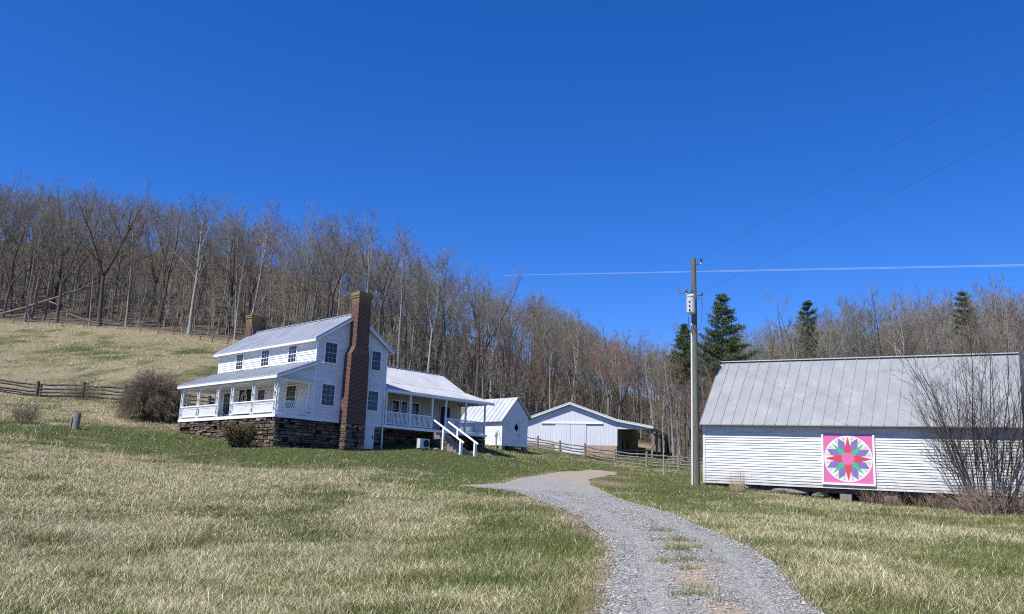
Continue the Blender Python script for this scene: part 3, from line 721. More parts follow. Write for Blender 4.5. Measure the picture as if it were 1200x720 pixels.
mb = MB(); mb.box(E0 + .04, E1, -.02, 2.94, .0, .18); mb.build('ell_deck', M['trim'], house)
EX_ = [5.92, 8.04, 10.10, 11.42, 13.42, 15.42]
for x_ in EX_:
    mb = MB(); mb.box(x_ - .055, x_ + .055, .045, .155, .18, 2.42); mb.build('post', M['trim'], house)
FF = Face('-y', .1)
def picket_rail(f, u0, u1):
    r_ = MB(); f.box(r_, u0, u1, -.03, .03, .26, .31); f.box(r_, u0, u1, -.04, .04, 1.05, 1.11); u = u0 + .06
    while u < u1 - .03: f.box(r_, u - .022, u + .022, -.015, .015, .31, 1.05); u += .115
    r_.build('railing', M['trim'], house)
for a, b in ((5.98, 7.98), (8.1, 10.04), (11.48, 13.36), (13.48, 15.36)): picket_rail(FF, a, b)
picket_rail(Face('+x', 15.42), .16, 2.9)
window(house, EF, 6.3, 7.3, 1.0, 2.3); window(house, EF, 8.62, 9.36, .95, 2.32, 2, 2, sash='cream'); window(house, EF, 9.46, 10.16, .95, 2.32, 2, 2, sash='cream'); window(house, EF, 10.5, 11.3, .95, 2.3, 2, 2, sash='cream')
mb = MB(); EF.box(mb, 13.30, 13.40, .012, .08, .2, 2.35); EF.box(mb, 14.36, 14.46, .012, .08, .2, 2.35); EF.box(mb, 13.4, 14.36, .012, .08, 2.25, 2.35); dr = mb.build('door', M['cream'], house)
mb = MB(); EF.box(mb, 13.41, 14.35, .008, .046, .2, 2.24); mb.build('screen', M['screen'], dr)
mb = MB(); stone_wall(mb, Face('-y', 1.3), E0, 15.2, -2.2, .0, 31, .06); stone_wall(mb, Face('-y', .03), 14.5, 15.5, -2.2, 0, 32, .05); stone_wall(mb, Face('+x', 15.5), .04, 8.9, -2.2, 0, 33, .05)
mb.build('ell_foundation', M['stone'], house)
mb = MB(); mb.box(E0, 15.3, 1.5, 8.9, -2.2, -.01); mb.build('ell_foundation_core', M['mortar'], house)
# porch steps of stone with white handrails
mb = MB()
for k in range(8):
    zt = -.02 - k * .205; mb.box(10.16 + .02 * (k % 2), 11.40 - .02 * (k % 3), -.36 * (k + 1) - .03, -.36 * k - .03, zt - .6 if zt > -1.2 else -2.1, zt)
mb.build('steps', M['wood'], house)
for f_, a_, z_, sd_ in ((Face('-x', 10.14), -1.6, -.5, 41), (Face('+x', 11.44), -1.9, -.4, 42)): mb = MB(); stone_wall(mb, f_, a_, -.02, -2.2, z_, sd_, .05, .2); mb.build('step_wall', M['stone'], house)
for x_ in (10.12, 11.48):
    h = MB(); h.beam((x_, .3, 1.06), (x_, -3.32, -.80), .07, .11); hr = h.build('handrail', M['trim'], house)
    for y_, z0, z1 in ((-1.2, -1.4, .24), (-3.05, -1.9, -.68)):
        p_ = MB(); p_.box(x_ - .055 if y_ > -2 else x_ - .10, x_ + .055 if y_ > -2 else x_ + .10, y_ - .07, y_ + .07, z0, z1); p_.build('post', M['trim'], hr)

def hworld(b, a, z): return (HO[0] + b * HB[0] + a * HA[0], HO[1] + b * HB[1] + a * HA[1], HO[2] + z)

# chair on the porch
chair = empty('porch_chair', hworld(-1.0, 9.2, .2), HYAW + .3)
tag(chair, 'dark blue grey slatted armchair standing on the front porch of the farmhouse', 'chair')
mb = MB()
for k in range(5): mb.box(-.26, .26, -.25 + k * .105, -.25 + k * .105 + .09, .42, .445)
mb.build('seat', M['blue_chair'], chair)
mb = MB()
for k in range(6): mb.beam((.24, -.22 + k * .088, .42), (.36, -.22 + k * .088, 1.12), .06, .025)
mb.box(.33, .38, -.26, .26, 1.10, 1.16); mb.build('backrest', M['blue_chair'], chair)
for x_, y_ in ((-.24, -.26), (-.24, .26), (.24, -.26), (.24, .26)):
    mb = MB(); mb.box(x_ - .025, x_ + .025, y_ - .025, y_ + .025, 0, .66 if x_ < 0 else .44); mb.build('leg', M['blue_chair'], chair)
for y_ in (-.26, .26):
    mb = MB(); mb.box(-.28, .30, y_ - .04, y_ + .04, .66, .69); mb.build('armrest', M['blue_chair'], chair)

# heat pump at the foot of the kitchen porch
p_ = hworld(8.25, -1.3, 0); hp_ = empty('heat_pump', (p_[0], p_[1], hz(p_[0], p_[1]) + .04), HYAW)
tag(hp_, 'small white outdoor heat pump on the grass below the kitchen porch', 'heat pump')
mb = MB(); mb.box(-.45, .40, -.17, .17, .08, .70); mb.box(-.46, .41, -.18, .18, .70, .72); mb.build('casing', M['tank'], hp_)
mb = MB(); mb.tube([(.1, -.175, .40), (.1, -.20, .40)], .25, 20); mb.tube([(.1, -.20, .40), (.1, -.215, .40)], .07, 10)
mb.build('fan_grille', M['black'], hp_)
for x_ in (-.3, .3):
    mb = MB(); mb.box(x_ - .06, x_ + .06, -.2, .2, -.2, .08); mb.build('foot', M['concrete'], hp_)

# boulders near the steps and under the shed
for i, (b_, a_, s_, lab) in enumerate(((9.95, -2.2, .24, 'pale rounded rock beside the porch steps'), (9.2, -1.5, .3, 'brown flat rock between heat pump and porch steps'), (14.9, -1.0, .26, 'grey rock at the right end of the kitchen porch foundation'), (17.2, .6, .2, 'small white rock in the grass before the shed'))):
    p_ = hworld(b_, a_, 0); v, f = rocky((0, 0, .05), (s_, s_ * .7, s_ * .6), 50 + i)
    o = mesh_np('rock', v, f, M['boulder']); o.location = (p_[0], p_[1], hz(p_[0], p_[1])); tag(o, lab, 'rock')

# ------------------------------------------------------------------ white shed
shed = empty('shed', (-.4607, 76.0, 5.47), HYAW)
tag(shed, 'small white board shed with pale tin roof and dark diamond window', 'shed')
SL, SW = 5.4, 3.31
sp = [(0, 0), (SW, 0), (SW, 2.78), (1.75, 4.30), (0, 2.36)]
mb = MB(); mb.prism([(.012, 0), (SW - .012, 0), (SW - .012, 2.76), (1.75, 4.28), (.012, 2.34)], 'y', .012, SL)
battens(mb, Face('-x', 0), [(0, 0), (SL, 0), (SL, 2.3), (0, 2.3)], .26, .03, .018); battens(mb, Face('-y', 0), sp, .26, .03, .018)
mb.box(-.02, .012, -.02, SL, 0, 2.3); mb.box(-.02, SW + .01, -.02, .012, 0, 2.3); mb.prism([(0, 2.3), (SW, 2.3), (SW, 2.74), (1.75, 4.26), (0, 2.34)], 'y', -.02, .012)
mb.build('wall', M['white'], shed)
rf = MB(); slope_roof(rf, (-.28, 2.12), (1.75, 4.42), -.22, SL + .2, seam=.6, rib=.05, th=.05); slope_roof(rf, (3.66, 2.6), (1.75, 4.42), -.22, SL + .2, seam=.6, rib=.05, th=.05); rf.build('roof', M['roof_pale'], shed)
mb = MB(); f = Face('-y', -.02); f.box(mb, 2.15, 2.95, .004, .045, .05, 2.25); d = mb.build('door', M['white'], shed)
mb = MB(); f.box(mb, 2.2, 2.25, .045, .08, 1.0, 1.15); mb.build('handle', M['black'], d)
mb = MB(); c_ = (1.78, 1.68); mb.add([f.P(c_[0] + dx * k_, n_, c_[1] + dz * k_) for n_, k_ in ((.0, 1), (.03, 1)) for dx, dz in ((-.28, 0), (0, -.36), (.28, 0), (0, .36))], [(0, 1, 2, 3), (4, 5, 6, 7), (0, 1, 5, 4), (1, 2, 6, 5), (2, 3, 7, 6), (3, 0, 4, 7)])
mb.build('window', M['dark'], shed)
for x_, y_ in ((.15, .15), (SW - .2, .15), (.15, 2.7), (SW - .2, 2.7), (.15, SL - .2), (SW - .2, SL - .2)):
    mb = MB(); mb.box(x_ - .2, x_ + .2, y_ - .2, y_ + .2, -1.0, -.002); mb.build('stone_pier', M['concrete'], shed)

# old pump by the shed corner
pp = (-.95, 74.9); pz = hz(*pp)
pump = empty('hand_pump', (pp[0], pp[1], pz)); tag(pump, 'weathered green hand pump standing before the lit wall of the shed', 'hand pump')
mb = MB(); mb.tube([(0, 0, -.1), (0, 0, .9), (0, 0, 1.15)], [.085, .07, .10], 10); mb.tube([(0, 0, 1.15), (0, 0, 1.42), (0, 0, 1.5)], [.11, .11, .05], 10); mb.build('body', M['green_paint'], pump)
mb = MB(); mb.tube([(0, 0, 1.2), (-.12, -.12, 1.2), (-.16, -.16, 1.08)], [.04, .04, .035], 8); mb.build('spout', M['green_paint'], pump)
mb = MB(); mb.tube([(0, 0, 1.5), (.14, .1, 1.62), (.3, .2, 1.2), (.34, .22, .75)], .022, 6); mb.build('handle', M['wood'], pump)

# ------------------------------------------------------------------ long metal barn behind the shed
BBA = -math.atan2(.319, .948)
bb = empty('metal_barn', (12.577, 98.0, 5.78), BBA)
tag(bb, 'long white steel barn with sliding doors and an open lean-to on posts', 'barn')
f = Face('-y', 0); D_ = 14.0
gp = [(-10.8, 1.22), (0, 1.22), (0, 4.02), (-5.55, 5.88), (-10.8, 4.12)]
mb = MB(); mb.prism([(-10.79, -.5), (-.01, -.5), (-.01, 4.0), (-5.55, 5.86), (-10.79, 4.10)], 'y', .1, D_); mb.build('core_wall', M['dim_wall'], bb)
mb = MB(); mb.prism(gp, 'y', -.015, .09); battens(mb, Face('-y', -.015), gp, .3, .04, .022); mb.box(-.06, .03, -.05, .1, 1.2, 4.0); mb.build('wall', M['white_metal'], bb)
mb = MB(); mb.box(-3.62, -.02, -.01, .09, -.7, 1.22); mb.box(-.75, -.1, -.03, .085, -.7, 1.1); mb.build('base_wall', M['brickblock'], bb)
mb = MB()
for k in range(6): mb.box(-10.8, -7.36, -.012 - .006 * (k % 2), .09, -.5 + k * .285, -.5 + k * .285 + .275)
mb.build('plank_base', M['brown_wood'], bb)
for i, (x0, x1) in enumerate(((-7.33, -5.50), (-5.47, -3.63))):
    mb = MB(); mb.box(x0, x1, -.11, -.05, .16, 3.66); battens(mb, Face('-y', -.11), [(x0, .16), (x1, .16), (x1, 3.66), (x0, 3.66)], .3, .04, .02); mb.build('sliding_door', M['white_metal'], bb)
mb = MB(); mb.box(-9.05, -1.65, -.17, -.02, 3.67, 3.80); mb.build('door_track', M['trim'], bb)
rf = MB()
slope_roof(rf, (-11.15, 4.17), (-5.55, 6.15), -.5, D_ + .3, th=.08, seam=.9, rib=.03); slope_roof(rf, (0.05, 4.20), (-5.55, 6.15), -.5, D_ + .3, th=.08, seam=.9, rib=.03)
rf.build('roof', M['roof_pale'], bb)
rf = MB(); slope_roof(rf, (4.2, 3.44), (0.04, 4.20), -.5, 11.2, th=.08, seam=.9, rib=.03); rf.build('lean_to_roof', M['roof_pale'], bb)
mb = MB()
for p_ in ([(-11.12, 4.06), (-5.55, 6.05), (-5.55, 5.89), (-11.12, 3.90)], [(0.05, 4.10), (-5.55, 6.05), (-5.55, 5.89), (.05, 3.94)], [(4.17, 3.35), (.055, 4.10), (.055, 3.94), (4.17, 3.18)]): mb.prism(p_, 'y', -.49, -.45)
mb.build('rake_trim', M['white_metal'], bb)
mb = MB(); mb.box(.05, 4.1, -.1, .06, 3.12, 3.34); mb.box(3.92, 4.08, .06, 11, 3.14, 3.34); mb.prism([(.05, 3.36), (4.0, 3.36), (.05, 4.05)], 'y', -.02, .05); mb.box(4.16, 4.215, -.5, 11.2, 3.24, 3.35); mb.build('lean_to_beam', M['white_metal'], bb)
for y_ in (0, 3.6, 7.2, 10.8):
    mb = MB(); mb.box(3.88, 4.12, y_ - .12, y_ + .12, -1.6, 3.14); mb.beam((4.0, y_, 2.5), (3.3, y_, 3.2), .12)
    mb.build('post', M['fence_pale'] if y_ == 0 else M['wood'], bb)
mb = MB(); mb.box(.02, .06, 3.0, 3.6, .9, 2.0); mb.box(.02, .06, 6.2, 6.7, .9, 2.0); mb.build('window', M['dark'], bb)
mb = MB()
for z_ in (.35, .8): mb.box(.1, 3.9, 1.9, 1.96, z_, z_ + .12)
mb.box(.02, .14, 1.85, 2.0, -.5, 1.4); mb.box(1.9, 2.02, 1.85, 2.0, -.9, 1.0); mb.build('inner_rail', M['wood'], bb)

# ------------------------------------------------------------------ white clapboard barn with the quilt board
BY, BT = .559, .018
eu = Vector((math.cos(BY), -math.sin(BY), 0)); en = Vector((-math.sin(BY), -math.cos(BY), 0)); ez = Vector((0, 0, 1))
bu = eu * math.cos(BT) - ez * math.sin(BT); bv = ez * math.cos(BT) + eu * math.sin(BT)
BM = Matrix(((bu.x, -en.x, bv.x, 10.588), (bu.y, -en.y, bv.y, 46.215), (bu.z, -en.z, bv.z, 2.38), (0, 0, 0, 1)))
barn = empty('clapboard_barn', mat=BM)
tag(barn, 'long white clapboard barn on stone piers with steep grey tin roof', 'barn')
BL, BD, BH = 14.716, 6.18, 3.30
f = Face('-y', 0)
gp = [(0, 0), (BD, 0), (BD, BH), (BD / 2, BH + 3.40), (0, BH)]
mb = MB(); mb.prism([(.012, .02), (BD - .012, .02), (BD - .012, BH), (BD / 2, BH + 3.38), (.012, BH)], 'x', .012, BL - .012)
clapboard(mb, f, [(0, 0), (BL, 0), (BL, BH), (0, BH)], .134, .030, .007); clapboard(mb, Face('-x', 0), gp, .134, .03); clapboard(mb, Face('+x', BL), gp, .134, .03); clapboard(mb, Face('+y', BD), [(0, 0), (BL, 0), (BL, BH), (0, BH)], .134, .03)
mb.build('wall', M['white_barn'], barn)
for x0, x1 in ((-.045, .09), (BL - .09, BL + .045)):
    for y0, y1 in ((-.045, .09), (BD - .09, BD + .045)): mb = MB(); mb.box(x0, x1, y0, y1, -.02, BH - .05); mb.build('corner_board', M['white_barn'], barn)
rf = MB(); slope_roof(rf, (-.4, 3.07), (BD / 2, 6.91), -.12, BL + .12, 'x', th=.05, seam=.565, rib=.036); slope_roof(rf, (BD + .4, 3.07), (BD / 2, 6.91), -.12, BL + .12, 'x', th=.05, seam=.565, rib=.05)
rf.build('roof', M['roof_barn'], barn)
mb = MB(); mb.beam((-.13, BD / 2, 6.94), (BL + .13, BD / 2, 6.94), .26, .05); mb.build('ridge_cap', M['roof_pale'], barn)
mb = MB(); mb.box(-.02, BL + .02, .22, .42, -.24, -.035); mb.box(-.02, BL + .02, BD - .2, BD + .01, -.24, -.035)
for k in range(7): mb.box(k * BL / 6.2, k * BL / 6.2 + .15, .42, BD - .2, -.26, -.06)
mb.build('floor_beams', M['fence'], barn)
def to_barn_z(x_, y_):
    w = BM @ Vector((x_, y_, 0)); return hz(w.x, w.y) - w.z
for x_, w_, m_ in ((.3, .5, 'boulder'), (3.4, .5, 'boulder'), (7.15, .27, 'concrete'), (9.2, .3, 'concrete'), (11.8, .35, 'boulder'), (14.3, .45, 'boulder')):
    mb = MB(); zb = to_barn_z(x_, .2); mb.box(x_ - w_, x_ + w_, .12, .6, zb - .3, -.245); mb.build('stone_pier', M[m_], barn)
for x_ in (.4, 5, 9.6, 14.2):
    mb = MB(); zb = to_barn_z(x_, BD - .4); mb.box(x_ - .4, x_ + .4, BD - .6, BD - .05, zb - .3, -.245); mb.build('stone_pier', M['boulder'], barn)
for i, (x_, s_, lab) in enumerate(((2.2, .42, 'leftmost tan flat rock under the barn front'), (4.2, .5, 'long slab of rock under the barn left of the quilt board'), (4.9, .38, 'tilted grey rock under the barn beside a slab'), (5.9, .3, 'small dark rock nearest the concrete pier under the barn'))):
    w = BM @ Vector((x_, .25, 0)); v, ff = rocky((0, 0, .12), (s_ * 1.5, s_ * .8, s_ * .55), 70 + i); o = mesh_np('rock', v, ff, M['boulder']); o.location = (w.x, w.y, hz(w.x, w.y)); o.rotation_euler = (0, 0, -.5 + .2 * i); tag(o, lab, 'rock')

# quilt board
Q = 2.44; qx, qz = 6.131, .203
quilt = empty('barn_quilt', mat=BM @ Matrix.Translation((qx, -.045, qz)))
tag(quilt, 'square painted quilt board with red, purple and green star in pink on the white barn', 'barn quilt')
mb = MB(); bw = .075
mb.box(-.02, bw, -.075, 0, -.02, Q); mb.box(Q - bw, Q + .02, -.075, 0, -.02, Q); mb.box(bw, Q - bw, -.075, 0, -.02, bw); mb.build('frame', M['trim'], quilt)
mb = MB(); mb.box(bw, Q - bw, -.035, 0, bw, Q); C0 = (Q / 2, Q / 2 + .035); Rr = (Q - 2 * bw) / 2 * .985
lay = [0]
def sheet(pts, m):
    lay[0] += 1; y_ = -.037 - .0016 * m[1]; mb.mat(m[0]); n0 = len(mb.v); mb.add([(C0[0] + a, y_, C0[1] + b) for a, b in pts], [tuple(range(len(pts)))])
def pol(r_, d): t_ = math.radians(d); return (r_ * math.sin(t_), r_ * math.cos(t_))
# materials: 0 pink 1 white 2 grey 3 purple 4 green 5 red 6 cream
sheet([pol(Rr, k * 3.75) for k in range(96)], (1, 1))
for k in range(16):      # ring of grey and cream triangles behind the star
    a = 11.25 + 22.5 * k
    for s_, hw_, m_ in ((0, 5.2, 2), (1, 4.4, 6)): sheet([pol(Rr * (.94 - .15 * s_), a - hw_ * .8), pol(Rr * (.94 - .15 * s_), a + hw_ * .8), pol(Rr * (.80 - .15 * s_), a + 2.2), pol(Rr * (.80 - .15 * s_), a - 2.2)], (m_, 2))
for k in range(8):       # purple kites
    a = 22.5 + 45 * k
    q_ = -1 if k % 2 else 1; c0_ = a - 22.5 * q_; kp = [pol(Rr * r_, c0_ + q_ * d_) for r_, d_ in ((.25, 10), (.73, 11.5), (.975, 25.0), (.58, 43.5), (.25, 40))]; sheet(kp if q_ > 0 else kp[::-1], (3, 3))
for k in range(4): sheet([pol(Rr * .22, 45 + 90 * k - 42), pol(Rr * .48, 45 + 90 * k - 10), pol(Rr * .93, 45 + 90 * k), pol(Rr * .48, 45 + 90 * k + 10), pol(Rr * .22, 45 + 90 * k + 42)], (4, 4))
for k in range(4): sheet([pol(Rr * .2, 90 * k - 48), pol(Rr * .42, 90 * k - 20), pol(Rr * .96, 90 * k), pol(Rr * .42, 90 * k + 20), pol(Rr * .2, 90 * k + 48)], (5, 5))
sheet([pol(Rr * .265, k * 9) for k in range(40)], (0, 6))
mb.build('star_panel', [M['q_pink'], M['q_white'], M['q_grey'], M['q_purple'], M['q_green'], M['q_red'], M['q_cream']], quilt)

# ------------------------------------------------------------------ utility pole and wires
UP = (10.36, 47.0); uz = 2.05
pole = empty('utility_pole', (UP[0], UP[1], uz)); tag(pole, 'grey wooden utility pole with white transformer beside the clapboard barn', 'utility pole')
mb = MB(); mb.tube([(0, 0, -.6), (0, 0, 4), (-.02, 0, 9), (-.03, 0, 12.95)], [.205, .19, .165, .135], 16); mb.build('post', M['pole'], pole, smooth=False)
mb = MB(); mb.tube([(-.235, -.09, -.3), (-.215, -.09, 4), (-.195, -.09, 9.1)], .05, 10); mb.build('conduit', M['conduit'], pole)
tr = MB(); tr.tube([(-.27, -.30, 9.62), (-.27, -.30, 9.70), (-.27, -.30, 10.5), (-.27, -.30, 10.58)], [.20, .245, .25, .25], 20); tr.tube([(-.27, -.30, 10.58), (-.27, -.30, 10.66), (-.27, -.30, 10.72)], [.275, .275, .18], 20)
tr.box(-.12, .0, -.2, -.08, 9.7, 9.82); tr.box(-.12, .0, -.2, -.08, 10.3, 10.42)
tro = tr.build('transformer', M['tank'], pole, smooth=False)
mb = MB()
for k in range(3): mb.tube([(-.40, -.50, 9.80 + k * .24), (-.40, -.56, 9.80 + k * .24)], .045, 8)
mb.build('bushing', M['black'], tro)
for dx in (-.44, -.14):
    mb = MB(); pts = [(dx, -.2, 10.7), (dx - .03, -.2, 10.76), (dx - .03, -.2, 10.82), (dx - .05, -.2, 10.9), (dx - .08, -.2, 11.05)]; mb.tube(pts, [.05, .08, .05, .07, .03], 10); mb.build('insulator', M['porcelain'], tro)
mb = MB(); mb.beam((-.9, -.2, 10.85), (.1, -.15, 10.8), .07, .05); mb.tube([(-.9, -.22, 10.8), (-.92, -.24, 11.15)], .045, 8); mb.build('cutout_arm', M['steel'], pole)
mb = MB(); mb.tube([(.1, -.05, 12.6), (.34, -.08, 12.62), (.38, -.08, 12.80)], [.03, .03, .03], 6); mb.tube([(.38, -.08, 12.76), (.38, -.08, 12.92)], .07, 10); mb.build('insulator', M['porcelain'], pole)
mb = MB(); mb.tube([(.12, -.14, 10.55), (.32, -.16, 10.6), (.4, -.16, 10.3), (.38, -.14, 9.4), (.26, -.1, 8.8), (.0, -.22, 8.7), (-.16, -.2, 9.0)], .016, 6); mb.tube([(-.42, -.3, 9.42), (-.4, -.33, 8.9), (-.25, -.24, 8.6), (-.2, -.12, 9.0)], .02, 6); mb.build('service_drop', M['cable'], pole)
mb = MB(); mb.tube([(.2, -.06, 10.75), (.42, -.1, 10.8)], .035, 6); mb.tube([(.42, -.1, 10.74), (.42, -.1, 10.9)], .05, 8); mb.build('insulator', M['porcelain'], pole)
for (p0, p1, lab) in (((10.74, 46.9, 14.93), (15.84, 24.4, 15.17), 'upper thin power line running from the pole top to the upper right'), ((10.78, 46.9, 12.92), (15.73, 24.5, 13.25), 'lower thin power line running from beside the transformer to the upper right')):
    a = Vector(p0); d = Vector(p1) - a; pts = []
    for k in range(33):
        s_ = k / 32 * 3.4; q = a + d * s_; q.z += (-.12 + .0) * s_ * (1.0 - s_) * -.0 - .35 * s_ * max(0, 1 - s_ / 1.0) * .0; pts.append(q)
    mb = MB(); mb.tube(pts, .0045, 5); tag(mb.build('power_line', M['cable']), lab, 'power line')

# ------------------------------------------------------------------ fences
def jit(a): return rnd.uniform(-a, a)
def rail_between(mb, p, q, r0, n=6):
    p, q = Vector(p), Vector(q); pts = []
    for k in range(5):
        t_ = k / 4; v = p.lerp(q, t_); v.z += jit(.045) - .08 * 4 * t_ * (1 - t_) * rnd.random(); v.x += jit(.03); pts.append(v)
    mb.tube(pts, [r0 * rnd.uniform(.8, 1.15) for _ in range(5)], n)
def rail_fence(name, pts, label, mat, hts, rad, post_h, sec=True, group=None, pm=None):
    pm = pm or mat
    root = empty(name, (pts[0][0], pts[0][1], hz(*pts[0]))); tag(root, label, 'fence'); o0 = Vector(root.location)
    G = [Vector((x, y, hz(x, y))) - o0 for x, y in pts]
    for g in G:
        p = MB(); lx = jit(.05); p.tube([g + Vector((0, 0, -.4)), g + Vector((lx, 0, post_h * .5)), g + Vector((lx * 1.6, 0, post_h + jit(.08)))], [rad * 1.8, rad * 1.6, rad * 1.45], 7); p.build('post', pm, root)
        if sec: p = MB(); p.tube([g + Vector((.26, .1, -.4)), g + Vector((.24 + lx, .1, post_h * .9 + jit(.1)))], [rad * 1.5, rad * 1.25], 7); p.build('post', mat, root)
    for g, h in zip(G[:-1], G[1:]):
        for z_ in hts:
            r_ = MB(); rail_between(r_, g + Vector((.0, .05, z_ + jit(.05))), h + Vector((.12, .05, z_ + jit(.05))), rad); r_.build('rail', mat, root)
    return root
px = [-61.5, -55.5, -49.5, -45.6, -41.6, -37.5, -33.4, -29.4, -25.2, -21.0, -17.0]
rail_fence('split_rail_fence', [(x, 75 - .1 * (x + 41) * (x < -41) * .3 - .27 * max(0, x + 37)) for x in px], 'dark old split rail fence crossing the hillside left of the farmhouse', M['fence'], (.20, .48, .80, 1.12), .10, 1.35)
rail_fence('board_fence', [(.4, 92.3), (3.2, 90.8), (5.5, 88.6), (7.75, 85.4), (10.05, 80.2), (12.7, 78.0), (15.3, 76.4), (18.2, 75.2), (21.5, 74.5)], 'silvery post and rail fence with dark posts running in front of the steel barn', M['fence_pale'], (.22, .50, .80, 1.10), .075, 1.4, sec=False, pm=M['wood'])
# wire fence along the wood's edge, a few rails at its right end
wx = np.arange(-84, -33, 2.6); wf = empty('wire_fence', (-84, float(edge_y(-84)) - 1.2, hz(-84, float(edge_y(-84)) - 1.2))); tag(wf, 'wire fence on thin grey posts along the edge of the wood above the field', 'fence'); o0 = Vector(wf.location); gp_ = []
for x_ in wx:
    x_ += jit(.5); y_ = float(edge_y(x_)) - 1.2 + jit(.2); g = Vector((x_, y_, hz(x_, y_))) - o0; gp_.append(g); h_ = rnd.uniform(1.1, 1.6)
    p = MB(); p.tube([g + Vector((0, 0, -.3)), g + Vector((jit(.12), 0, h_))], [.075, .06], 6); p.build('post', M['fence_pale'], wf)
for z_ in (.4, .75, 1.1):
    p = MB(); p.tube([g + Vector((0, -.06, z_)) for g in gp_], .008, 4); p.build('wire', M['steel'], wf)
rt = empty('pole_rail_fence', (-41.0, 110.6, hz(-41, 110.6))); tag(rt, 'short pale rail on posts at the wood edge just left of the farmhouse roof', 'fence'); o0 = Vector(rt.location)
for x_ in (-41.0, -39.2, -37.0):
    g = Vector((x_, 110.6 - .25 * (x_ + 41), hz(x_, 110.6 - .25 * (x_ + 41)))) - o0; p = MB(); p.tube([g + Vector((0, 0, -.3)), g + Vector((.05, 0, 1.15))], .09, 6); p.build('post', M['fence_pale'], rt)
p = MB(); a_ = Vector((-41.4, 110.6, hz(-41.4, 110.6) + 1.05)) - o0; b_ = Vector((-36.6, 109.5, hz(-36.6, 109.5) + .95)) - o0; rail_between(p, a_, b_, .06); p.build('rail', M['fence_pale'], rt)
p = MB(); rail_between(p, a_ - Vector((0, 0, .45)), b_ - Vector((0, 0, .45)), .06); p.build('rail', M['fence_pale'], rt)

# stump of an old post on the lawn
sx0, sy0 = -28.2, 56.0
mb = MB(); mb.tube([(0, 0, -.3), (0, 0, .1), (.03, 0, .7), (.05, 0, 1.06)], [.27, .23, .21, .20], 10); mb.tube([(-.26, -.12, -.2), (-.25, -.12, .5), (-.22, -.1, .85)], [.09, .07, .03], 7)
o = mb.build('tree_stump', M['wood']); o.location = (sx0, sy0, hz(sx0, sy0)); tag(o, 'short grey tree stump standing alone on the lawn', 'tree stump')

# contrail, far away and high
n = 60; tt_ = np.linspace(0, 1, n); A_ = np.array([-30., 2500, 639]); B_ = np.array([1900., 2500, 750.5])
mb = MB(); mb.tube([tuple(A_ + (B_ - A_) * k) for k in tt_], [(1.0 + 3.0 * k) * rnd.uniform(.85, 1.15) for k in tt_], 8)
t = NT('thin vapour'); tb = t.node('ShaderNodeBsdfTransparent'); mx = t.node('ShaderNodeMixShader'); mx.inputs[0].default_value = .14
t.set((.85, .87, .9), 1, 0); t.link(tb.outputs[0], mx.inputs[1]); t.link(t.b.outputs[0], mx.inputs[2]); t.link(mx.outputs[0], t.out.inputs['Surface'])
tag(mb.build('contrail', t.m), 'thin white contrail crossing the blue sky on the right', 'contrail', kind='stuff')

# ------------------------------------------------------------------ bare trees
def norm(a): return a / np.maximum(np.linalg.norm(a, axis=-1, keepdims=True), 1e-9)
def tubes(P, Rd, sides):
    """P (N,k,3), Rd (N,k) -> verts, quads"""
    N, k, _ = P.shape
    T = np.empty_like(P); T[:, 1:-1] = P[:, 2:] - P[:, :-2]; T[:, 0] = P[:, 1] - P[:, 0]; T[:, -1] = P[:, -1] - P[:, -2]; T = norm(T)
    ref = np.where(np.abs(T[:, :1, 2:3]) > .8, np.array([1., 0, 0]), np.array([0, 0, 1.])) * np.ones((N, k, 1))
    A = norm(np.cross(T, ref)); B = np.cross(T, A)
    th = np.arange(sides) * 2 * np.pi / sides
    V = P[:, :, None] + (A[:, :, None] * np.cos(th)[None, None, :, None] + B[:, :, None] * np.sin(th)[None, None, :, None]) * Rd[:, :, None, None]
    idx = np.arange(N * k * sides).reshape(N, k, sides)
    a = idx[:, :-1]; b = idx[:, 1:]
    F = np.stack([a, np.roll(a, -1, 2), np.roll(b, -1, 2), b], -1).reshape(-1, 4)
    return V.reshape(-1, 3), F
def join(parts):
    V, F, n = [], [], 0
    for v, f in parts: V.append(v); F.append(f + n); n += len(v)
    return np.concatenate(V), np.concatenate(F)
def curve(R, P0, D, Lg, k, up, wig):
    """polylines from P0 (N,3) along D, length Lg (N)"""
    N = len(P0); P = np.empty((N, k, 3)); P[:, 0] = P0; d = norm(D)
    for i in range(1, k):
        d = norm(d + np.array([0, 0, up]) / k + wig * R.randn(N, 3) / math.sqrt(k)); P[:, i] = P[:, i - 1] + d * (Lg / (k - 1))[:, None]
    return P
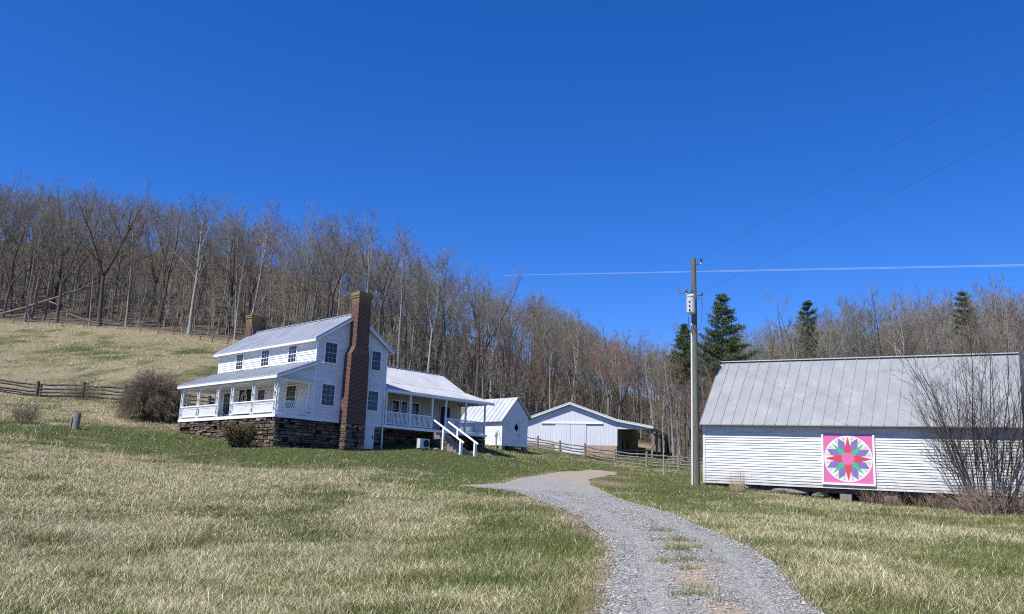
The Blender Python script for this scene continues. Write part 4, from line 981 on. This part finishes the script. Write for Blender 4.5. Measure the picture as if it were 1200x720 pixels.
def kids(R, P, Rd, n, t0, t1, ang, rl, k, up, wig, rr, rmin, lmin=.2, tp=1.0):
    """n side branches on each polyline"""
    N, K, _ = P.shape
    t = t0 + (t1 - t0) * ((np.arange(n)[None] + R.rand(N, n)) / n) ** tp; s = t * (K - 1); i = np.minimum(s.astype(int), K - 2); fr = (s - i)[..., None]
    r_ = np.arange(N)[:, None]
    p = P[r_, i] * (1 - fr) + P[r_, i + 1] * fr; tg = norm(P[r_, i + 1] - P[r_, i]); rad = Rd[r_, i] * (1 - fr[..., 0]) + Rd[r_, i + 1] * fr[..., 0]
    plen = np.linalg.norm(np.diff(P, axis=1), axis=2).sum(1)[:, None]
    q = norm(np.cross(tg, norm(R.randn(N, n, 3)))); a = np.radians(ang[0] + (ang[1] - ang[0]) * R.rand(N, n))[..., None]
    d = tg * np.cos(a) + q * np.sin(a)
    Lg = np.maximum(plen * rl * (1.05 - .65 * t) * (.7 + .6 * R.rand(N, n)), lmin)
    ok = (plen * rl * (1.05 - .65 * t) > lmin * .75).ravel()
    C = curve(R, p.reshape(-1, 3)[ok], d.reshape(-1, 3)[ok], Lg.ravel()[ok], k, up, wig)
    r0 = np.maximum(rad * rr, rmin).ravel()[ok]
    return C, r0[:, None] * (1 - .72 * np.linspace(0, 1, k))[None]
def bare_tree(seed, H, r0, leaders=1, fork=.4, t0=.35, n1=14, n2=8, n3=7, n4=4, sp=(38, 62), l1=.44, lean=.03, tw=.0105, up=.42, budless=True):
    R = np.random.RandomState(seed)
    wob = lambda k: R.randn(1, 3) * np.array([1, 1, 0])
    parts, crown = [], []
    if leaders == 1:
        P = curve(R, np.zeros((1, 3)), np.array([[R.randn() * lean, R.randn() * lean, 1.]]), np.array([H * .96]), 14, .55, .085)
        Rd = r0 * (1 - np.linspace(0, 1, 14) ** .85 * .93)[None]
        Rd[:, 0] *= 1.45; parts.append(tubes(P, Rd, 8)); LP, LR, lt0 = P, Rd, t0
    else:
        S = curve(R, np.zeros((1, 3)), np.array([[R.randn() * lean, R.randn() * lean, 1.]]), np.array([H * fork]), 7, .4, .06)
        SR = r0 * (1 - np.linspace(0, 1, 7) * .22)[None]; SR[:, 0] *= 1.4; parts.append(tubes(S, SR, 8))
        ph = R.rand() * 6.28 + np.arange(leaders) * 6.28 / leaders + .4 * R.randn(leaders); sl = np.radians(R.uniform(14, 34, leaders))
        D = np.stack([np.cos(ph) * np.sin(sl), np.sin(ph) * np.sin(sl), np.cos(sl)], 1)
        LP = curve(R, np.repeat(S[:, -1], leaders, 0), D, H * (1 - fork) * R.uniform(.85, 1.08, leaders), 9, .35, .16)
        LR = (r0 * .6 * R.uniform(.8, 1.1, leaders))[:, None] * (1 - np.linspace(0, 1, 9) * .9)[None]; parts.append(tubes(LP, LR, 6)); lt0 = .12
        n1 = max(4, n1 // leaders + 2)
    C1, R1 = kids(R, LP, LR, n1, lt0, .97, sp, l1, 6, up, .22, .50, .022, .6); (parts if leaders < 99 else crown).append(tubes(C1, R1, 5))
    C2, R2 = kids(R, C1, R1, n2, .22, .98, (30, 62), .56, 5, up * .6, .25, .55, tw * 1.35, .7); crown.append(tubes(C2, R2, 4))
    C3, R3 = kids(R, C2, R2, n3, .15, .98, (28, 62), .54, 4, .25, .28, .62, tw, .5); crown.append(tubes(C3, R3, 3))
    if n4:
        C4, R4 = kids(R, C3, R3, n4, .15, .98, (25, 58), .58, 3, .15, .25, .75, tw * .8, .38); crown.append(tubes(C4, R4, 3))
    return join(parts), join(crown)

SPEC = [  # seed, height, trunk radius, leaders ...
    dict(seed=1, H=20, r0=.24, leaders=1, t0=.42, n1=16),
    dict(seed=2, H=20, r0=.28, leaders=3, fork=.42, n1=16, l1=.46),
    dict(seed=3, H=20, r0=.22, leaders=1, t0=.55, n1=13, l1=.34),
    dict(seed=4, H=20, r0=.30, leaders=4, fork=.34, n1=18, l1=.44),
    dict(seed=5, H=20, r0=.20, leaders=2, fork=.5, n1=12, l1=.42),
    dict(seed=6, H=20, r0=.26, leaders=1, t0=.33, n1=18, sp=(42, 70), l1=.40),
    dict(seed=7, H=20, r0=.17, leaders=1, t0=.5, n1=12, l1=.3, lean=.03),
    dict(seed=8, H=20, r0=.19, leaders=2, fork=.3, n1=14, l1=.36, lean=.03),
    dict(seed=9, H=20, r0=.15, leaders=1, t0=.6, n1=10, l1=.28),
    dict(seed=10, H=20, r0=.25, leaders=3, fork=.28, n1=18, l1=.42, sp=(35, 60)),
]
BARKS = ['bark_grey', 'bark_dark', 'bark_grey', 'bark_dark', 'bark_pale', 'bark_grey', 'bark_pale', 'bark_grey', 'bark_grey', 'bark_dark']
TWIGS = ['twig', 'twig', 'twig', 'twig', 'twig', 'twig', 'twig_red', 'twig_red', 'twig', 'twig']
VAR = []
for sp_, b_, t_ in zip(SPEC, BARKS, TWIGS):
    tr_, cr_ = bare_tree(**sp_)
    VAR.append((tr_, cr_, b_, t_))
MESHES = []
for tr_, cr_, b_, t_ in VAR:
    a = mesh_np('trunk', tr_[0], tr_[1], M[b_], smooth=True); b = mesh_np('crown', cr_[0], cr_[1], M[t_])
    MESHES.append((a.data, b.data)); bpy.data.objects.remove(a); bpy.data.objects.remove(b)
ALT = {}
def recoloured(me, mat):
    k = (me.name, mat)
    if k not in ALT:
        c = me.copy(); c.materials.clear(); c.materials.append(M[mat]); ALT[k] = c
    return ALT[k]
def plant_tree(v, x, y, h, rot, label, group, name='bare_tree', crown=None, barkm=None, lean=(0, 0), wide=1.0):
    e = bpy.data.objects.new(name, None); COL.objects.link(e); e.location = (x, y, hz(x, y) - .15); s = h / 20.0
    e.rotation_euler = (lean[0], lean[1], rot); e.scale = (s * wide, s * wide, s)
    tag(e, label, 'tree', group)
    tm, cm = MESHES[v]
    if crown: cm = recoloured(cm, crown)
    if barkm: tm = recoloured(tm, barkm)
    for nm, me in (('trunk', tm), ('crown', cm)):
        o = bpy.data.objects.new(nm, me); COL.objects.link(o); o.parent = e
    return e

R = np.random.RandomState(2024)
def canopy(x):      # how tall the wood stands along its length
    return np.interp(x, [-90, -60, -30, -10, 0, 8, 16, 24, 40, 70, 110], [17.5, 17.6, 18.2, 18, 17.2, 15.2, 14.2, 14.6, 16.8, 18.5, 19])
# trees that can be told apart
OWN = [
    (3, -56.5, 114.5, 21.0, .4, 'tall dark tree with twisted double crown standing out above the left of the wood', None, 'bark_dark'),
    (5, -43.6, 113.4, 20.5, 1.2, 'straight pale trunked tree with rounded crown at the wood edge left of the small chimney', None, 'bark_pale'),
    (9, -63.2, 116.2, 19.5, 2.2, 'dark leaning tree behind the fallen trunk at the far left wood edge', None, 'bark_dark'),
    (4, -20.2, 110.5, 20.5, .3, 'pale slender tree rising right of the big brick chimney', None, 'bark_pale'),
    (2, -14.5, 109.5, 20.0, 5.1, 'second pale trunk behind the kitchen roof, the taller of the pair right of the chimney', None, 'bark_pale'),
    (5, 10.6, 119.0, 15.5, 3.3, 'wide rounded bare tree above the peak of the steel barn', None, 'bark_dark'),
    (1, 13.6, 115.8, 14.2, 2.0, 'rust budded maple tree behind the steel barn roof', 'twig_rust', 'bark_grey'),
    (3, 33.0, 94.0, 19.0, 4.0, 'broad vase shaped grey tree above the left half of the clapboard barn roof', None, 'bark_grey'),
    (9, 43.5, 99.0, 19.5, .9, 'dark forked tree in front of the wood above the middle of the clapboard barn', None, 'bark_dark'),
    (4, 58.5, 98.0, 20.5, 2.9, 'pale limbed tree at the right edge of the wood beyond the clapboard barn', None, 'bark_pale'),
]
pts_all = []
for (v, x, y, h, r_, lab, cr_, bk) in OWN:
    plant_tree(v, x, y, h, r_, lab, None, crown=cr_, barkm=bk); pts_all.append((x, y))
# the rest of the wood by region
REG = [(-92, -34, 86, 34, 'leafless grey brown tree in the wood above the left field', 'trees of the wood above the left field'),
       (-34, 2, 72, 34, 'leafless grey brown tree on the slope behind the farmhouse', 'trees on the slope behind the farmhouse'),
       (2, 27, 74, 30, 'leafless tree in the low wood behind the steel barn', 'trees behind the steel barn'),
       (27, 84, 92, 36, 'leafless tree of the wood showing over the clapboard barn roof', 'trees behind the clapboard barn')]
def scatter(x0, x1, n, depth, mind, tries=60, y0=.3):
    out = []
    for _ in range(n * tries):
        if len(out) >= n: break
        x = R.uniform(x0, x1); y = float(edge_y(x)) + y0 + depth * R.rand() ** 1.5
        if abs(x) > .66 * y + 3: continue
        if all((x - a) ** 2 + (y - b) ** 2 > mind ** 2 for a, b in pts_all): out.append((x, y)); pts_all.append((x, y))
    return out
ntree = 0
for x0, x1, n, depth, lab, grp in REG:
    for x, y in scatter(x0, x1, n - 8, depth * .55, 1.45):
        v = int(R.choice(10, p=[.13, .08, .14, .05, .12, .10, .14, .09, .10, .05]))
        h = canopy(x) * R.uniform(.74, 1.12); cr_ = None; e = y - edge_y(x)
        if R.rand() < (.36 if x > 0 else .12): h *= .55; cr_ = 'twig_red'
        plant_tree(v, x, y, h, R.rand() * 6.28, lab, grp, crown=cr_, lean=(R.randn() * .02, R.randn() * .02), wide=R.uniform(.8, 1.1)); ntree += 1
for x, y in [(16.6 + 14 * (k + .5 * R.rand()) / 26, R.uniform(85.5, 91.2)) for k in range(26)]:
    plant_tree(int(R.choice([6, 7, 8, 0])), x, y, R.uniform(8, 12), R.rand() * 6.28, 'low brown tree of the thicket before the two pines by the utility pole', 'thicket trees before the pines', crown='twig_red' if R.rand() < .4 else None, wide=1.3); ntree += 1
print('forest trees', ntree + len(OWN))
# the far mass of the wood, one object: hundreds more trees further in
LOW = []
for k, sp_ in enumerate((SPEC[0], SPEC[2], SPEC[4], SPEC[6], SPEC[8])):
    q = dict(sp_); q.update(n1=11, n2=7, n3=7, n4=0, tw=.018); a, b = bare_tree(**q); LOW.append(join([a, b]))
FV, FF_, MI, nv = [], [], [], 0
far = []
for x0, x1, n, depth in ((-115, -34, 260, 70), (-34, 4, 170, 64), (4, 30, 280, 44), (30, 100, 330, 60)):
    far += scatter(x0, x1, n, depth, 1.3, y0=5)
for x, y in far:
    v, f = LOW[R.randint(5)]; s = canopy(x) * (R.uniform(.52, .76) if x < 3 else R.uniform(.7, .95) if x < 28 else R.uniform(.75, 1.0)) / 20; a = R.rand() * 6.28; ca, sa = math.cos(a), math.sin(a)
    vv = v * s; vv = np.stack([vv[:, 0] * ca - vv[:, 1] * sa + x, vv[:, 0] * sa + vv[:, 1] * ca + y, vv[:, 2] + hz(x, y) - .1], 1)
    FV.append(vv); FF_.append(f + nv); nv += len(vv)
# thickets of thin saplings between the trunks
SAP = [bare_tree(seed=60 + k, H=6, r0=.045, leaders=1, t0=.2, n1=12, n2=5, n3=4, n4=0, sp=(25, 45), l1=.32, tw=.014, lean=.12) for k in range(4)]
for k in range(1500):
    x = R.uniform(-92, 88); y = float(edge_y(x)) + .5 + 34 * R.rand() ** 1.3
    if abs(x) > .66 * y + 3: continue
    v, f = join(SAP[R.randint(4)]); s = R.uniform(.45, 1.6); a = R.rand() * 6.28; ca, sa = math.cos(a), math.sin(a); vv = v * s
    vv = np.stack([vv[:, 0] * ca - vv[:, 1] * sa + x, vv[:, 0] * sa + vv[:, 1] * ca + y, vv[:, 2] + hz(x, y) - .1], 1); FV.append(vv); FF_.append(f + nv); nv += len(vv)
tag(mesh_np('woods', np.concatenate(FV), np.concatenate(FF_), M['twig']), 'deep mass of bare grey brown wood covering the hill', 'woods', kind='stuff')

# fallen trunk at the left wood edge
fa = empty('fallen_tree', (-72.3, 117.5, hz(-72.3, 117.5) + .3)); tag(fa, 'long fallen tree trunk leaning across the left edge of the wood', 'fallen tree')
mb = MB(); mb.tube([(0, 0, 0), (3.5, -.3, 1.0), (8, -.6, 2.6), (11.5, -.8, 4.0), (14, -.9, 5.4)], [.20, .19, .16, .13, .08], 8); mb.build('trunk', M['bark_grey'], fa, smooth=True)
mb = MB(); mb.tube([(9.5, -.7, 3.2), (12, -.2, 4.4), (14.2, -.1, 4.8), (16, .2, 6.3)], [.11, .09, .07, .03], 6); mb.tube([(7, -.5, 2.2), (9.5, -1.0, 1.2), (12, -1.2, .2)], [.10, .07, .04], 6); mb.tube([(11.5, -.8, 4), (13, -.4, 6.2), (13.4, 0, 7.4)], [.09, .06, .03], 6); mb.build('branch', M['bark_grey'], fa, smooth=True)
fb = empty('fallen_tree', (-61, 114.8, hz(-61, 114.8) + .2)); tag(fb, 'smaller dark fallen limb on the ground right of the long fallen trunk', 'fallen tree')
mb = MB(); mb.tube([(0, 0, 1.4), (3, 0, .5), (6, .3, .1), (9, .5, .3)], [.07, .10, .13, .08], 7); mb.tube([(5, .2, .1), (7, -.3, 1.2)], [.06, .03], 5); mb.build('trunk', M['bark_grey'], fb, smooth=True)

# ------------------------------------------------------------------ pines
def pine(seed, H, rad, layers, olive=False, droop=-.05, bare=.18, ex=.95):
    R = np.random.RandomState(seed)
    P = np.stack([np.zeros(10), np.zeros(10), np.linspace(0, H, 10)], 1)[None]; Rd = (H * .014) * (1 - np.linspace(0, 1, 10) * .93)[None]
    tr_ = [tubes(P, Rd, 7)]; NV = []
    for i in range(layers):
        t_ = bare + (1 - bare) * (i + .3 * R.rand()) / layers; nb = R.randint(5, 9)
        for k in range(nb):
            a = R.rand() * 6.28; Lb = rad * ((1 - t_) ** ex) * R.uniform(.6, 1.15) + .2
            d = np.array([math.cos(a), math.sin(a), .30 * t_ + .12 + droop])
            C = curve(R, np.array([[0, 0, t_ * H]]), d[None], np.array([Lb]), 6, .30, .12); tr_.append(tubes(C, (.05 * (1 - t_) + .02) * (1 - np.linspace(0, 1, 6) * .8)[None], 4))
            # tufts of needles along the branch
            m = int(26 + 78 * Lb); s = R.uniform(.18, 1, m) ** .8 * 5; j = np.minimum(s.astype(int), 4); fr = (s - j)[:, None]
            c = C[0, j] * (1 - fr) + C[0, j + 1] * fr + R.randn(m, 3) * np.array([.13, .13, .05]) * (1 + .22 * Lb)
            dd = norm(C[0, j + 1] - C[0, j] + .8 * R.randn(m, 3) + np.array([0, 0, .25])); q = norm(np.cross(dd, R.randn(m, 3))); ln = R.uniform(.14, .34, m)[:, None]; wd = R.uniform(.02, .05, m)[:, None]
            NV.append(np.stack([c - q * wd * .4, c + dd * ln * .5 + q * wd, c + dd * ln, c + dd * ln * .5 - q * wd], 1))
    NV = np.concatenate(NV).reshape(-1, 3); NF = np.arange(len(NV)).reshape(-1, 4)
    return join(tr_), (NV, NF)
for seed, x, y, ztop, rad, ly, ol, lab in ((1, 23.6, 93, 24.4, 7.6, 22, 0, 'tall dark white pine standing right behind the utility pole'),
        (2, 19.7, 95, 21.0, 5.6, 16, 0, 'shorter dark pine standing left behind the utility pole'),
        (3, 37.4, 105, 26.6, 3.6, 13, 0, 'dark pine top rising from the bare wood above the clapboard barn roof'),
        (4, 57.0, 104, 28.4, 3.4, 12, 1, 'ragged olive pine in the wood above the right part of the clapboard barn'),
        (6, 26.8, 103, 21.2, 4.0, 10, 1, 'low olive pine right of the tall pine by the utility pole')):
    z0 = hz(x, y); H = ztop - z0; tr_, nd = pine(seed, H, rad, ly, ol, bare=.36 if seed == 1 else .55, ex=.95 if seed < 3 else .55)
    e = empty('pine_tree', (x, y, z0 - .1), seed * 1.3); tag(e, lab, 'pine tree')
    mesh_np('trunk', tr_[0], tr_[1], M['bark_dark'], e, smooth=True); mesh_np('crown', nd[0], nd[1], M['needle_olive' if ol else 'needle'], e)

# ------------------------------------------------------------------ shrubs
def stems_bush(seed, n, base_r, rad, ht, k=7, r0=.02, arch=-.9, tilt=(5, 60), n2=8, n3=4, wig=.12, l2=.35):
    R = np.random.RandomState(seed); a = R.rand(n) * 6.28; b = base_r * np.sqrt(R.rand(n)); ti = np.radians(tilt[0] + (tilt[1] - tilt[0]) * R.rand(n) ** .8)
    P0 = np.stack([b * np.cos(a), b * np.sin(a), np.zeros(n)], 1); a2 = a + .5 * R.randn(n)
    D = np.stack([np.cos(a2) * np.sin(ti), np.sin(a2) * np.sin(ti), np.cos(ti)], 1); Lg = ht * (1 + .35 * np.sin(ti)) * R.uniform(.72, 1.08, n)
    C = curve(R, P0, D, Lg, k, 0, wig)
    s = np.linspace(0, 1, k)[None, :, None]
    C = C + np.array([0, 0, 1.]) * arch * ht * .35 * (s ** 2) * np.sin(ti)[:, None, None]
    C[:, :, 2] = np.maximum(C[:, :, 2], .03 + 0 * C[:, :, 2])
    Rd = r0 * R.uniform(.6, 1.3, n)[:, None] * (1 - .78 * np.linspace(0, 1, k))[None]
    out = [tubes(C, Rd, 5)]; tw = []
    C2, R2 = kids(R, C, Rd, n2, .2, .98, (18, 50), l2, 4, .3, .2, .6, .007, .1); tw.append(tubes(C2, R2, 3))
    if n3: C3, R3 = kids(R, C2, R2, n3, .2, .98, (18, 50), .5, 3, .2, .2, .7, .0055, .06); tw.append(tubes(C3, R3, 3))
    return join(out), join(tw)
def bush(name, x, y, geo, stem_m, twig_m, label, cat, scale=(1, 1, 1), rz=0):
    e = empty(name, (x, y, hz(x, y) - .05), rz); e.scale = scale; tag(e, label, cat)
    mesh_np('stems', *geo[0], M[stem_m], e); mesh_np('twigs', *geo[1], M[twig_m], e); return e
def dome_bush(seed, n, rx, rz, r0=.02, n2=9, n3=4):
    """stems that rise, spread and arch over to a rounded outline"""
    R = np.random.RandomState(seed); ph = R.rand(n) * 6.28; th_ = np.arccos(1 - 1.12 * R.rand(n)); q = R.uniform(.78, 1.03, n) * (1 + .10 * (vnoise(ph * 1.6, th_ * 2.5, seed) - .5))
    E_ = np.stack([rx * np.sin(th_) * np.cos(ph) * q, rx * np.sin(th_) * np.sin(ph) * q, np.maximum(rz * np.cos(th_) * q, .1)], 1)
    b = .9 * np.sqrt(R.rand(n)); a = R.rand(n) * 6.28; P0 = np.stack([b * np.cos(a), b * np.sin(a), np.zeros(n)], 1)
    P1 = E_ * np.array([.55, .55, .75]) + np.stack([np.zeros(n), np.zeros(n), .5 + 1.3 * np.sin(th_) ** 2], 1) + .18 * R.randn(n, 3)
    t_ = np.linspace(0, 1, 8)[None, :, None]; C = P0[:, None] * (1 - t_) ** 2 + 2 * P1[:, None] * t_ * (1 - t_) + E_[:, None] * t_ ** 2 + .05 * R.randn(n, 8, 3) * t_
    Rd = r0 * R.uniform(.6, 1.3, n)[:, None] * (1 - .75 * np.linspace(0, 1, 8))[None]
    C2, R2 = kids(R, C, Rd, n2, .3, .98, (15, 50), .26, 4, -.35, .25, .6, .007, .1); C3, R3 = kids(R, C2, R2, n3, .2, .98, (20, 55), .5, 3, -.3, .25, .7, .0055, .06)
    return tubes(C, Rd, 5), join([tubes(C2, R2, 3), tubes(C3, R3, 3)])
bush('round_bush', -27.3, 65.6, dome_bush(3, 620, 2.95, 4.25, .02, 11, 4), 'twig_shrub', 'twig_shrub', 'big rounded leafless brown bush left of the farmhouse porch', 'bush')
bush('round_bush', -37.2, 74.2, stems_bush(4, 70, .5, 1.5, 1.9, r0=.012, arch=-.8, tilt=(0, 70), n2=10, n3=4, wig=.2), 'twig_shrub', 'twig_shrub', 'tangle of bare brown stems grown through the split rail fence', 'bush')
bush('twiggy_shrub', -32.2, 57.1, stems_bush(5, 60, .35, .9, 1.25, r0=.011, arch=-.1, tilt=(2, 48), n2=9, n3=4, wig=.14), 'stem_red', 'twig_shrub', 'small twiggy shrub standing in the far left of the lawn', 'shrub')
bush('tall_shrub', 21.0, 37.6, stems_bush(6, 40, .75, 3, 7.3, k=9, r0=.031, arch=-.12, tilt=(0, 34), n2=11, n3=7, wig=.18, l2=.32), 'stem_dark', 'stem_dark', 'tall dark bare shrub of many stems before the right end of the clapboard barn', 'shrub')
bush('weedy_shrub', 21.9, 36.6, stems_bush(8, 150, 1.5, 2, 1.35, r0=.008, arch=-.3, tilt=(0, 50), n2=6, n3=3, wig=.2), 'stem_red', 'stem_red', 'reddish brown brush around the foot of the tall shrub', 'shrub', scale=(1.5, .8, 1))
# dry weeds along the foot of the barn
wv, wf_, n = [], [], 0
R = np.random.RandomState(9)
for k in range(46):
    u_ = R.uniform(8.0, 14.6); w = BM @ Vector((u_, -R.uniform(.1, .7), 0)); g_ = stems_bush(100 + k % 6, 9, .12, .5, R.uniform(.4, .85), k=5, r0=.007, arch=-.3, tilt=(0, 42), n2=5, n3=0, wig=.2)
    v, f_ = join(g_); wv.append(v + np.array([w.x, w.y, hz(w.x, w.y) - .03])); wf_.append(f_ + n); n += len(v)
tag(mesh_np('weeds', np.concatenate(wv), np.concatenate(wf_), M['stem_red']), 'dry reddish weeds along the foot of the clapboard barn', 'weeds', kind='stuff')
# tall dry grass clumps
def grass_clump(x, y, h, r_, n, seed, label):
    R = np.random.RandomState(seed); a = R.rand(n) * 6.28; b = r_ * np.sqrt(R.rand(n)); ti = R.rand(n) * .30
    D = np.stack([np.cos(a) * np.sin(ti), np.sin(a) * np.sin(ti), np.cos(ti)], 1)
    C = curve(R, np.stack([b * np.cos(a), b * np.sin(a), np.zeros(n)], 1), D, h * R.uniform(.5, 1.05, n), 5, -.15, .08); v, f_ = tubes(C, .006 * (1 - .7 * np.linspace(0, 1, 5))[None].repeat(n, 0), 3)
    o = mesh_np('dry_grass_clump', v, f_, M['straw_tuft']); o.location = (x, y, hz(x, y) - .03); tag(o, label, 'grass clump')
grass_clump(11.6, 43.3, 1.05, .35, 150, 1, 'upright clump of tall dry grass at the left foot of the clapboard barn')
grass_clump(-29.4, 48, .9, .5, 40, 2, 'thin dry stalks in the lawn below the small twiggy shrub')
grass_clump(-18.2, 40.3, .85, .5, 90, 3, 'dry straw clump in the left foreground slope below the farmhouse')
grass_clump(-26.4, 47.3, .8, .4, 40, 4, 'thin dry stalks in the lawn below the tree stump')

# evergreen bush before the porch
R = np.random.RandomState(14)
LV = []; ST = []
for k in range(48):
    a = R.rand() * 6.28; b = .95 * math.sqrt(R.rand()); hgt_ = R.uniform(1.1, 1.85) * (1 - .22 * b); tx_, ty_ = b * math.cos(a), b * math.sin(a); out_ = R.uniform(.25, .85)
    C = curve(R, np.array([[tx_ * .4, ty_ * .4, 0]]), np.array([[math.cos(a) * out_, math.sin(a) * out_, 1.]]), np.array([hgt_]), 6, .25, .12); ST.append(tubes(C, np.full((1, 6), .018), 4))
    m = 330; s = R.uniform(.12, 1, m) * 5; j = np.minimum(s.astype(int), 4); fr = (s - j)[:, None]
    c = C[0, j] * (1 - fr) + C[0, j + 1] * fr + R.randn(m, 3) * np.array([.10, .10, .07]); dd = norm(R.randn(m, 3) + np.array([0, 0, .8])); q = norm(np.cross(dd, R.randn(m, 3))); ln = R.uniform(.05, .11, m)[:, None]; wd = ln * .32
    LV.append(np.stack([c, c + dd * ln * .5 + q * wd, c + dd * ln, c + dd * ln * .5 - q * wd], 1))
e = empty('evergreen_bush', (-15.98, 51.35, hz(-15.98, 51.35) - .05)); tag(e, 'dense bronze green bush growing before the stone base of the front porch', 'bush')
sv = join(ST); mesh_np('stems', sv[0], sv[1], M['bark_dark'], e); LV = np.concatenate(LV).reshape(-1, 3); mesh_np('foliage', LV, np.arange(len(LV)).reshape(-1, 4), M['box_leaf'], e)
# dark evergreen past the barn's right end
LV = []
for k in range(14):
    c0 = np.array([R.uniform(-.8, 1.2), R.uniform(-.6, .8), R.uniform(.5, 3.4)]); m = 260
    c = c0 + R.randn(m, 3) * np.array([.45, .45, .35]); dd = norm(R.randn(m, 3) + np.array([0, 0, .2])); q = norm(np.cross(dd, R.randn(m, 3))); ln = R.uniform(.10, .22, m)[:, None]; wd = ln * .3
    LV.append(np.stack([c, c + dd * ln * .5 + q * wd, c + dd * ln, c + dd * ln * .5 - q * wd], 1))
e = empty('evergreen_shrub', (25.2, 41.0, hz(25.2, 41.0) - .05)); tag(e, 'dark evergreen shrub beyond the right end of the clapboard barn', 'shrub')
mb = MB(); mb.tube([(0, 0, 0), (.1, 0, 1.6), (.15, .1, 3.2)], [.08, .06, .02], 6); mb.build('stem', M['bark_dark'], e); LV = np.concatenate(LV).reshape(-1, 3); mesh_np('foliage', LV, np.arange(len(LV)).reshape(-1, 4), M['needle'], e)

# crooked pale sapling by the board fence and a stick on the barn wall side
sg = bare_tree(seed=77, H=7.4, r0=.07, leaders=1, t0=.45, n1=9, n2=4, n3=3, n4=0, sp=(30, 60), l1=.25, lean=.06, tw=.010)
e = empty('young_tree', (12.1, 66.0, hz(12.1, 66.0) - .05), 2.0); tag(e, 'thin crooked pale young tree in front of the board fence', 'tree'); mesh_np('trunk', *sg[0], M['bark_pale'], e, smooth=True); mesh_np('crown', *sg[1], M['twig'], e)

# ------------------------------------------------------------------ light, sky, camera
SUN_AZ = math.radians(44.5)      # direction the light travels, clockwise from +Y
SUN_EL = math.radians(54)
dirv = Vector((math.sin(SUN_AZ) * math.cos(SUN_EL), math.cos(SUN_AZ) * math.cos(SUN_EL), -math.sin(SUN_EL)))
sl = bpy.data.lights.new('sun', 'SUN'); sl.energy = 4.8; sl.angle = math.radians(.53); sl.color = (1.0, .968, .885)
so = bpy.data.objects.new('sun', sl); COL.objects.link(so); so.rotation_euler = dirv.to_track_quat('-Z', 'Y').to_euler(); so.location = (-30, -30, 60)
wd = bpy.data.worlds.new('World'); SC.world = wd; wd.use_nodes = True
nt = wd.node_tree; bg = nt.nodes['Background']; sk = nt.nodes.new('ShaderNodeTexSky'); sk.sky_type = 'NISHITA'; sk.sun_disc = False
sk.sun_elevation = SUN_EL
s_h = Vector((-dirv.x, -dirv.y)); sk.sun_rotation = math.atan2(s_h.x, s_h.y)
sk.altitude = 900; sk.air_density = 1.0; sk.dust_density = 0.25; sk.ozone_density = 4.0
hs = nt.nodes.new('ShaderNodeHueSaturation'); hs.inputs['Saturation'].default_value = 1.32; hs.inputs['Value'].default_value = 1.0
nt.links.new(sk.outputs[0], hs.inputs['Color']); mm = nt.nodes.new('ShaderNodeMix'); mm.data_type = 'RGBA'; mm.blend_type = 'MULTIPLY'; mm.inputs[0].default_value = 1; mm.inputs[7].default_value = (.86, .95, 1.42, 1); nt.links.new(hs.outputs[0], mm.inputs[6]); nt.links.new(mm.outputs[2], bg.inputs['Color']); bg.inputs['Strength'].default_value = .09

cam = bpy.data.cameras.new('camera'); co = bpy.data.objects.new('camera', cam); COL.objects.link(co); SC.camera = co
cam.sensor_width = 36; cam.lens = 993.8 / 1200 * 36; cam.clip_start = .1; cam.clip_end = 8000
th, ro = .2128, .0364
fw = Vector((0, math.cos(th), math.sin(th))); r0_ = Vector((1, 0, 0)); u0_ = Vector((0, -math.sin(th), math.cos(th)))
rt_ = r0_ * math.cos(ro) + u0_ * math.sin(ro); up_ = -r0_ * math.sin(ro) + u0_ * math.cos(ro)
co.matrix_world = Matrix(((rt_.x, up_.x, -fw.x, 0), (rt_.y, up_.y, -fw.y, 0), (rt_.z, up_.z, -fw.z, 1.6), (0, 0, 0, 1)))
SC.render.engine = 'CYCLES'
SC.view_settings.view_transform = 'Standard'; SC.view_settings.look = 'None'; SC.view_settings.exposure = 0.45; SC.view_settings.gamma = 1.0
SC.view_settings.use_curve_mapping = False
SC.cycles.max_bounces = 5; SC.cycles.diffuse_bounces = 3; SC.cycles.transparent_max_bounces = 8
SC.cycles.use_denoising = False; SC.cycles.use_adaptive_sampling = False; SC.cycles.sample_clamp_indirect = 2.0; wd.cycles.sampling_method = 'MANUAL'; wd.cycles.sample_map_resolution = 2048; SC.cycles.filter_width = 1.1
